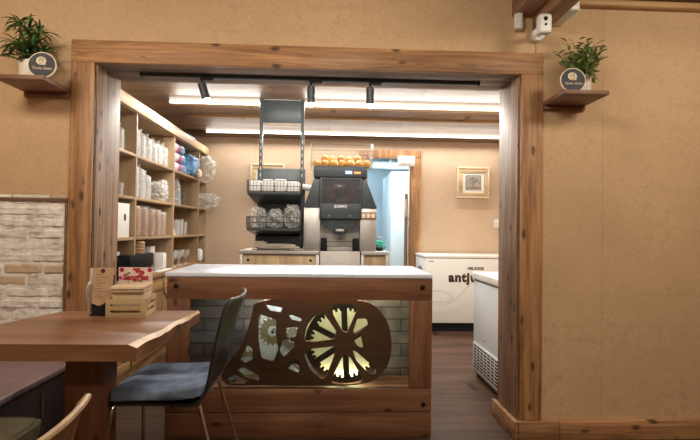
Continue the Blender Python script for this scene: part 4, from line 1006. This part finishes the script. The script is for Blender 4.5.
# ------------------------------------------------------------------ basket rack
t = thing('basket_rack', 'tall charcoal rack with two wire baskets reaching up to the ceiling', 'rack', (-.42, 4.6, .957))
for x in (-.628, -.250):
    mb = MB().box(x, x+.030, 4.50, 4.54, .957, 2.328, .002)
    pp = part('upright', mb, M['dark2'], t)
    hb = MB()
    for k in range(6):
        z_ = 1.62+k*.062; hb.box(x+.011, x+.019, 4.4985, 4.4998, z_, z_+.03, .0003)
    part('slots', hb, M['goldl'], pp)
part('head_panel', MB().box(-.5975, -.2505, 4.505, 4.53, 2.115, 2.325, .002), M['dark2'], t)
part('crossbar', MB().box(-.5975, -.2505, 4.505, 4.53, 2.104, 2.1145, .001), M['goldl'], t)
part('back_plate', MB().box(-.645, -.206, 4.5405, 4.553, .985, 1.70, .002), M['dark2'], t)
def basket(z0, zl, lab):
    # sloping tray bracket under a wire basket
    tr_ = part('tray', MB().prism([(4.15, z0), (4.15, z0-.020), (4.498, zl), (4.498, z0)], -.672, -.226, 'yz', .002), M['dark'], t)
    for v in tr_.data.vertices:
        f = (v.co.y+4.6-4.15)/.36
        wx = v.co.x-.42
        if f > .5: v.co.x = -.42+.42+ (v.co.x-(-.449+.42))*.92 + (-.449+.42)
    b = MB(); X0, X1, Y0, Y1 = -.676, -.226, 4.147, 4.49; H = .095
    for z_ in (z0+.004, z0+.048, z0+H):
        for a, c_ in (((X0, Y0, z_), (X1, Y0, z_)), ((X1, Y0, z_), (X1, Y1, z_)), ((X0, Y1, z_), (X0, Y0, z_)), ((X0, Y1, z_), (X1, Y1, z_))): b.tube([a, c_], .0026, 6)
    for k in range(17):
        x = X0+(X1-X0)*k/16; b.tube([(x, Y0, z0+.001), (x, Y0, z0+H)], .0016, 5)
    for k in range(1, 14):
        y = Y0+(Y1-Y0)*k/14
        for x in (X0, X1): b.tube([(x, y, z0+.001), (x, y, z0+H)], .0016, 5)
    part('wire_basket', b, M['wired'], t, label=lab)
basket(1.457, 1.372, 'upper wire basket')
basket(1.150, 1.085, 'lower wire basket')
part('lower_shroud', MB().box(-.635, -.214, 4.40, 4.499, .995, 1.084, .003), M['dark'], t)
part('foot_plate', MB().box(-.66, -.19, 4.36, 4.62, .957, .972, .003), M['steel'], t)
# basket contents
rc = random.Random(17); k = 0
names_ = ['wrapped white napkin pack, %s from the left in the upper wire basket' % o for o in ordn]
for i in range(4):
    x0 = -.662+i*.107; h_ = .085+rc.uniform(0, .025)
    tt = thing('napkin_pack', names_[i], 'napkins', (x0+.05, 4.33, 1.4575), 'napkin packs in the upper basket')
    part('pack', MB().box(x0, x0+.100, 4.17, 4.47, 1.4575, 1.4575+h_, .014, 3), M['white'], tt)
    part('wrapper_band', MB().box(x0-.001, x0+.101, 4.26, 4.33, 1.459, 1.4575+h_+.001, .013, 3), M['kraft2'], tt)
for i, (x, y, r, h_) in enumerate(((-.595, 4.31, .068, .090), (-.45, 4.32, .068, .083), (-.305, 4.32, .066, .102))):
    solo('plastic_bag', MB().sbox((x, y, 1.1505+h_), (r, .12, h_), e=.8, sub=5, jit=.24, seed=50+i), M['wrap'], ('left', 'middle', 'right')[i]+' crumpled clear bag piled in the lower wire basket', 'bag', (x, y, 1.1505), 'clear bags in the lower basket', 80)
b = MB().sbox((-.45, 4.33, .972+.022), (.17, .045, .022), e=.55, sub=5, jit=.16, seed=60).sbox((-.58, 4.34, .972+.032), (.055, .05, .032), e=.6, sub=4, jit=.2, seed=61)
for v in b.bm.verts: v.co.y -= .0
solo('folded_cloth', b, M['pot'], 'pale folded cloth lying at the foot of the basket rack', 'cloth', (-.45, 4.33, .972), None, 80)

# ------------------------------------------------------------------ freezers
t = thing('ice_cream_freezer', 'white chest freezer with brown ice cream lettering on the far wall', 'freezer', (1.7, 5.8, 0))
part('body', MB().box(1.115, 2.30, 5.53, 6.11, .10, .835, .008), M['freezer'], t)
part('lid', MB().box(1.108, 2.307, 5.522, 6.115, .838, .868, .006), M['freezer'], t)
part('lid_seal', MB().box(1.12, 2.295, 5.535, 6.105, .8352, .8378), M['dark'], t)
part('plinth', MB().box(1.125, 2.29, 5.56, 6.09, 0, .0995), M['black'], t)
TX = lambda body, s, x, z_, **k: text_mb(body, s, Matrix.Translation((x, 5.5285, z_)) @ FRONT, .0006, **k)
mb = TX('antju', .145, 1.39, .615, offset=.0075, align='LEFT', space=1.12); part('lettering', mb, M['ink'], t)
mb = TX('HELADOS', .042, 1.70, .720, offset=.002); part('small_lettering', mb, M['ink'], t)
part('side_lettering', text_mb('antju', .12, Matrix.Translation((1.1135, 5.80, .70)) @ LEFTF, .0006, offset=.004), M['inkg'], t)
part('badge', MB().box(1.16, 1.215, 5.527, 5.5295, .795, .803), M['inkg'], t)
for pts in ([(1.14, .42), (1.22, .47), (1.34, .46), (1.44, .40), (1.40, .34), (1.26, .33), (1.16, .36), (1.14, .42)], [(1.34, .30), (1.46, .36), (1.58, .48), (1.68, .60), (1.76, .70)], [(1.20, .24), (1.36, .22), (1.52, .27), (1.62, .36)]):
    P_ = []; sw = MB()
    for (a, c_), (b2, d_) in zip(pts, pts[1:]):
        for q in range(6): P_.append((a+(b2-a)*q/6, c_+(d_-c_)*q/6))
    for _ in range(6): P_ = [P_[0]]+[((P_[i-1][0]+P_[i][0]*2+P_[i+1][0])/4, (P_[i-1][1]+P_[i][1]*2+P_[i+1][1])/4) for i in range(1, len(P_)-1)]+[P_[-1]]
    for p, q in zip(P_, P_[1:]):
        d = Vector((q[0]-p[0], 0, q[1]-p[1])); 
        if d.length < 1e-5: continue
        n = Vector((-d.z, 0, d.x)).normalized()*.011
        sw.prism([(p[0]+n.x, p[1]+n.z), (p[0]-n.x, p[1]-n.z), (q[0]-n.x, q[1]-n.z), (q[0]+n.x, q[1]+n.z)], 5.5286, 5.5295)
    part('swirl_print', sw, M['faint'], t, label='faint grey swirl')
t = thing('chest_freezer', 'white chest freezer with vent grille just behind the right jamb', 'freezer', (1.5, 3.5, 0))
part('body', MB().box(1.185, 1.80, 3.10, 3.90, .045, .755, .006), M['freezer2'], t)
part('lid', MB().box(1.172, 1.81, 3.09, 3.915, .768, .822, .008, 3), M['freezer'], t)
part('lid_seal', MB().box(1.19, 1.795, 3.105, 3.895, .7552, .7678), M['inkg'], t)
part('base_skirt', MB().box(1.20, 1.79, 3.12, 3.88, .02, .0448), M['inkg'], t)
for x in (1.22, 1.76):
    for y in (3.15, 3.85): part('foot', MB().cyl((x, y, 0), (x, y, .0202), .02), M['black'], t)
g = part('vent_grille', MB().box(1.177, 1.1848, 3.12, 3.88, .06, .27, .002), M['freezer2'], t)
vb = MB()
for j in range(8):
    for i in range(9):
        y = 3.15+i*.080; z_ = .080+j*.0235
        vb.prism([(y, z_), (y+.058, z_), (y+.064, z_+.012), (y+.006, z_+.012)], 1.1755, 1.1769, 'yz')
part('vent_slots', vb, M['black'], g)
part('handle_recess', MB().box(1.1755, 1.1769, 3.855, 3.878, .07, .11), M['steeld'], g)
part('lock', MB().lathe([(0, 0), (.009, 0), (.007, .004), (0, .005)], M=Matrix.Translation((1.1848, 3.62, .33)) @ Matrix.Rotation(-PI/2, 4, 'Y'), seg=14), M['bronze'], t)

# ------------------------------------------------------------------ far wall
def framed(x0, x1, z0, z1, lab, seed, fw_=.022):
    t = thing('framed_picture', lab, 'picture', ((x0+x1)/2, 6.145, z0), 'framed prints on the far wall')
    w = fw_
    for (a, b2, c_, d_) in ((x0, x1, z1-w, z1), (x0, x1, z0, z0+w), (x0, x0+w, z0+w, z1-w), (x1-w, x1, z0+w, z1-w)): pass
    mb = MB().box(x0, x1, 6.115, 6.149, z1-w, z1, .003).box(x0, x1, 6.115, 6.149, z0, z0+w, .003).box(x0, x0+w, 6.115, 6.149, z0+w, z1-w, .003).box(x1-w, x1, 6.115, 6.149, z0+w, z1-w, .003)
    part('outer_frame', mb, M['goldl'], t)
    v = .05
    mb = MB().box(x0+w, x1-w, 6.122, 6.149, z1-w-v, z1-w, .002).box(x0+w, x1-w, 6.122, 6.149, z0+w, z0+w+v, .002).box(x0+w, x0+w+v, 6.122, 6.149, z0+w+v, z1-w-v, .002).box(x1-w-v, x1-w, 6.122, 6.149, z0+w+v, z1-w-v, .002)
    part('gilt_border', mb, M['gold'], t)
    m_ = w+v
    part('mount', MB().box(x0+m_, x1-m_, 6.130, 6.149, z0+m_, z1-m_), M['mat'], t)
    q = m_+.034
    pr = part('print', MB().box(x0+q, x1-q, 6.128, 6.1299, z0+q, z1-q), M['printbg'], t)
    cx, cz = (x0+x1)/2, (z0+z1)/2; R_ = (x1-x0)/2-q
    lb = MB()
    lb.tube([(cx+R_*.78*math.cos(a*PI/16), 6.1272, cz-.02+R_*.85*math.sin(a*PI/16)) for a in range(17)], .003, 5)
    lb.box(cx-.006, cx+.006, 6.1265, 6.128, cz-R_*.75, cz+R_*.3)
    rq = random.Random(seed)
    for k in range(46):
        a = rq.uniform(0, 2*PI); r_ = R_*.5*rq.random()**.5
        lb.lathe([(0, 0), (.006, 0), (0, .001)], M=Matrix.Translation((cx+r_*math.cos(a), 6.128, cz+R_*.2+r_*.8*math.sin(a))) @ Matrix.Rotation(PI/2, 4, 'X'), seg=6)
    for k in range(40):
        lb.lathe([(0, 0), (.006, 0), (0, .001)], M=Matrix.Translation((cx+rq.uniform(-R_, R_)*.93, 6.128, cz-R_+rq.random()*R_*.35+.006)) @ Matrix.Rotation(PI/2, 4, 'X'), seg=6)
    for s_ in (-1, 1): lb.tube([(cx+s_*R_*.92, 6.1272, cz-R_*.9), (cx+s_*R_*.92, 6.1272, cz+R_*.9)], .002, 5)
    lb.tube([(cx-R_*.92, 6.1272, cz+R_*.92), (cx+R_*.92, 6.1272, cz+R_*.92)], .002, 5)
    part('drawing', lb, M['inkg'], pr)
    rd = MB()
    for k in range(12): rd.lathe([(0, 0), (.006, 0), (0, .0012)], M=Matrix.Translation((cx+rq.uniform(-R_, R_)*.8, 6.128, cz-R_+rq.random()*R_*.4+.012)) @ Matrix.Rotation(PI/2, 4, 'X'), seg=6)
    part('red_dots', rd, M['berry'], pr)
framed(1.637, 2.05, 1.562, 1.957, 'square framed drawing hanging above the lettered freezer', 5)
framed(-.957, -.535, 1.56, 1.95, 'pale framed print half hidden behind the basket rack', 6)
t = thing('wall_switch', 'white switch plate near the right edge of the far wall', 'switch', (2.155, 6.14, 1.19))
part('plate', MB().box(2.118, 2.195, 6.138, 6.149, 1.195, 1.30, .003), M['white'], t)
part('rocker', MB().box(2.150, 2.185, 6.134, 6.1385, 1.25, 1.29, .002), M['mat'], t)
t = thing('emergency_light', 'white rectangular emergency light at the top corner of the doorway', 'light', (.98, 6.1, 1.943))
part('housing', MB().box(.873, 1.086, 6.065, 6.119, 1.945, 2.073, .006), M['white'], t)
part('lamp_cover', MB().box(.90, 1.058, 6.060, 6.0655, 1.975, 2.045, .003), M['mat'], t)
t = struct('door_1', MB().box(1.000, 1.035, 6.255, 6.33, .01, 1.62, .003), M['cardb'])
part('lock_plate', MB().box(.985, 1.020, 6.235, 6.2545, 1.32, 1.545, .002), M['cream'], t, label='pale lock plate')
# kitchen objects
t = thing('tall_cooler', 'tall white cooler standing in the bright room past the doorway', 'fridge', (1.25, 7.4, 0))
part('body', MB().box(.905, 1.55, 6.93, 8.0, .04, 1.98, .008), M['kfridge'], t)
part('door', MB().box(.90, 1.555, 6.895, 6.928, .05, 1.975, .006), M['kfridge'], t)
part('door_handle', MB().box(1.47, 1.49, 6.87, 6.8945, .95, 1.25, .004), M['steel'], t)
part('plinth', MB().box(.92, 1.54, 6.95, 7.98, 0, .0395), M['inkg'], t)
t = thing('air_duct', 'blue grey duct crossing high up in the room past the doorway', 'duct', (.9, 7.0, 2.06))
part('duct', MB().box(.45, 1.6, 7.15, 7.40, 2.05, 2.15, .004), M['kwall'], t)
part('bracket', MB().box(.9, .93, 7.12, 7.149, 2.04, 2.295, .002), M['steeld'], t)

# ------------------------------------------------------------------ light
W = bpy.data.worlds.new('world'); sc.world = W; W.use_nodes = True
W.node_tree.nodes['Background'].inputs[0].default_value = (.9, .75, .6, 1); W.node_tree.nodes['Background'].inputs[1].default_value = .05
warm = (1., .87, .70)
for x, e in ((-1.5, 13), (.15, 12.5), (1.9, 13.5)):
    area('front_ceiling_lamp', (x, 1.35, 2.42), .6, .3, e, warm, (x, 2.7, 1.45))
    area('front_ceiling_lamp', (x, .6, 2.44), .6, .3, 3.2, warm)
for x, e in ((-1.2, 9), (1.2, 9)):
    area('front_ceiling_lamp', (x, -1.0, 2.44), .6, .3, e, warm)
area('strip_or_fill_light', (.4, 4.56, 2.285), 3.6, .02, 48, (1., .95, .88), (.4, 4.40, 1.9))
area('strip_or_fill_light', (.4, 5.94, 2.285), 3.6, .02, 21, (1., .95, .88), (.4, 5.80, 1.9))
area('strip_or_fill_light', (.2, 3.35, 2.31), 2.2, .06, 15, (1., .95, .88), (.1, 4.5, 1.1))  # unseen fill added behind the lintel to brighten the back bar fronts
area('kitchen_lamp', (.75, 6.5, 2.28), .9, .3, 24, (.72, .90, 1.))
area('kitchen_lamp', (.6, 7.9, 2.285), .5, .3, 4, (.72, .90, 1.))

sc.view_settings.view_transform = 'Standard'; sc.view_settings.look = 'None'; sc.view_settings.gamma = 1
sc.view_settings.use_curve_mapping = False; sc.view_settings.exposure = 0.6
sc.cycles.use_denoising = True; sc.cycles.max_bounces = 10; sc.cycles.transparent_max_bounces = 24
sc.cycles.sample_clamp_indirect = 6
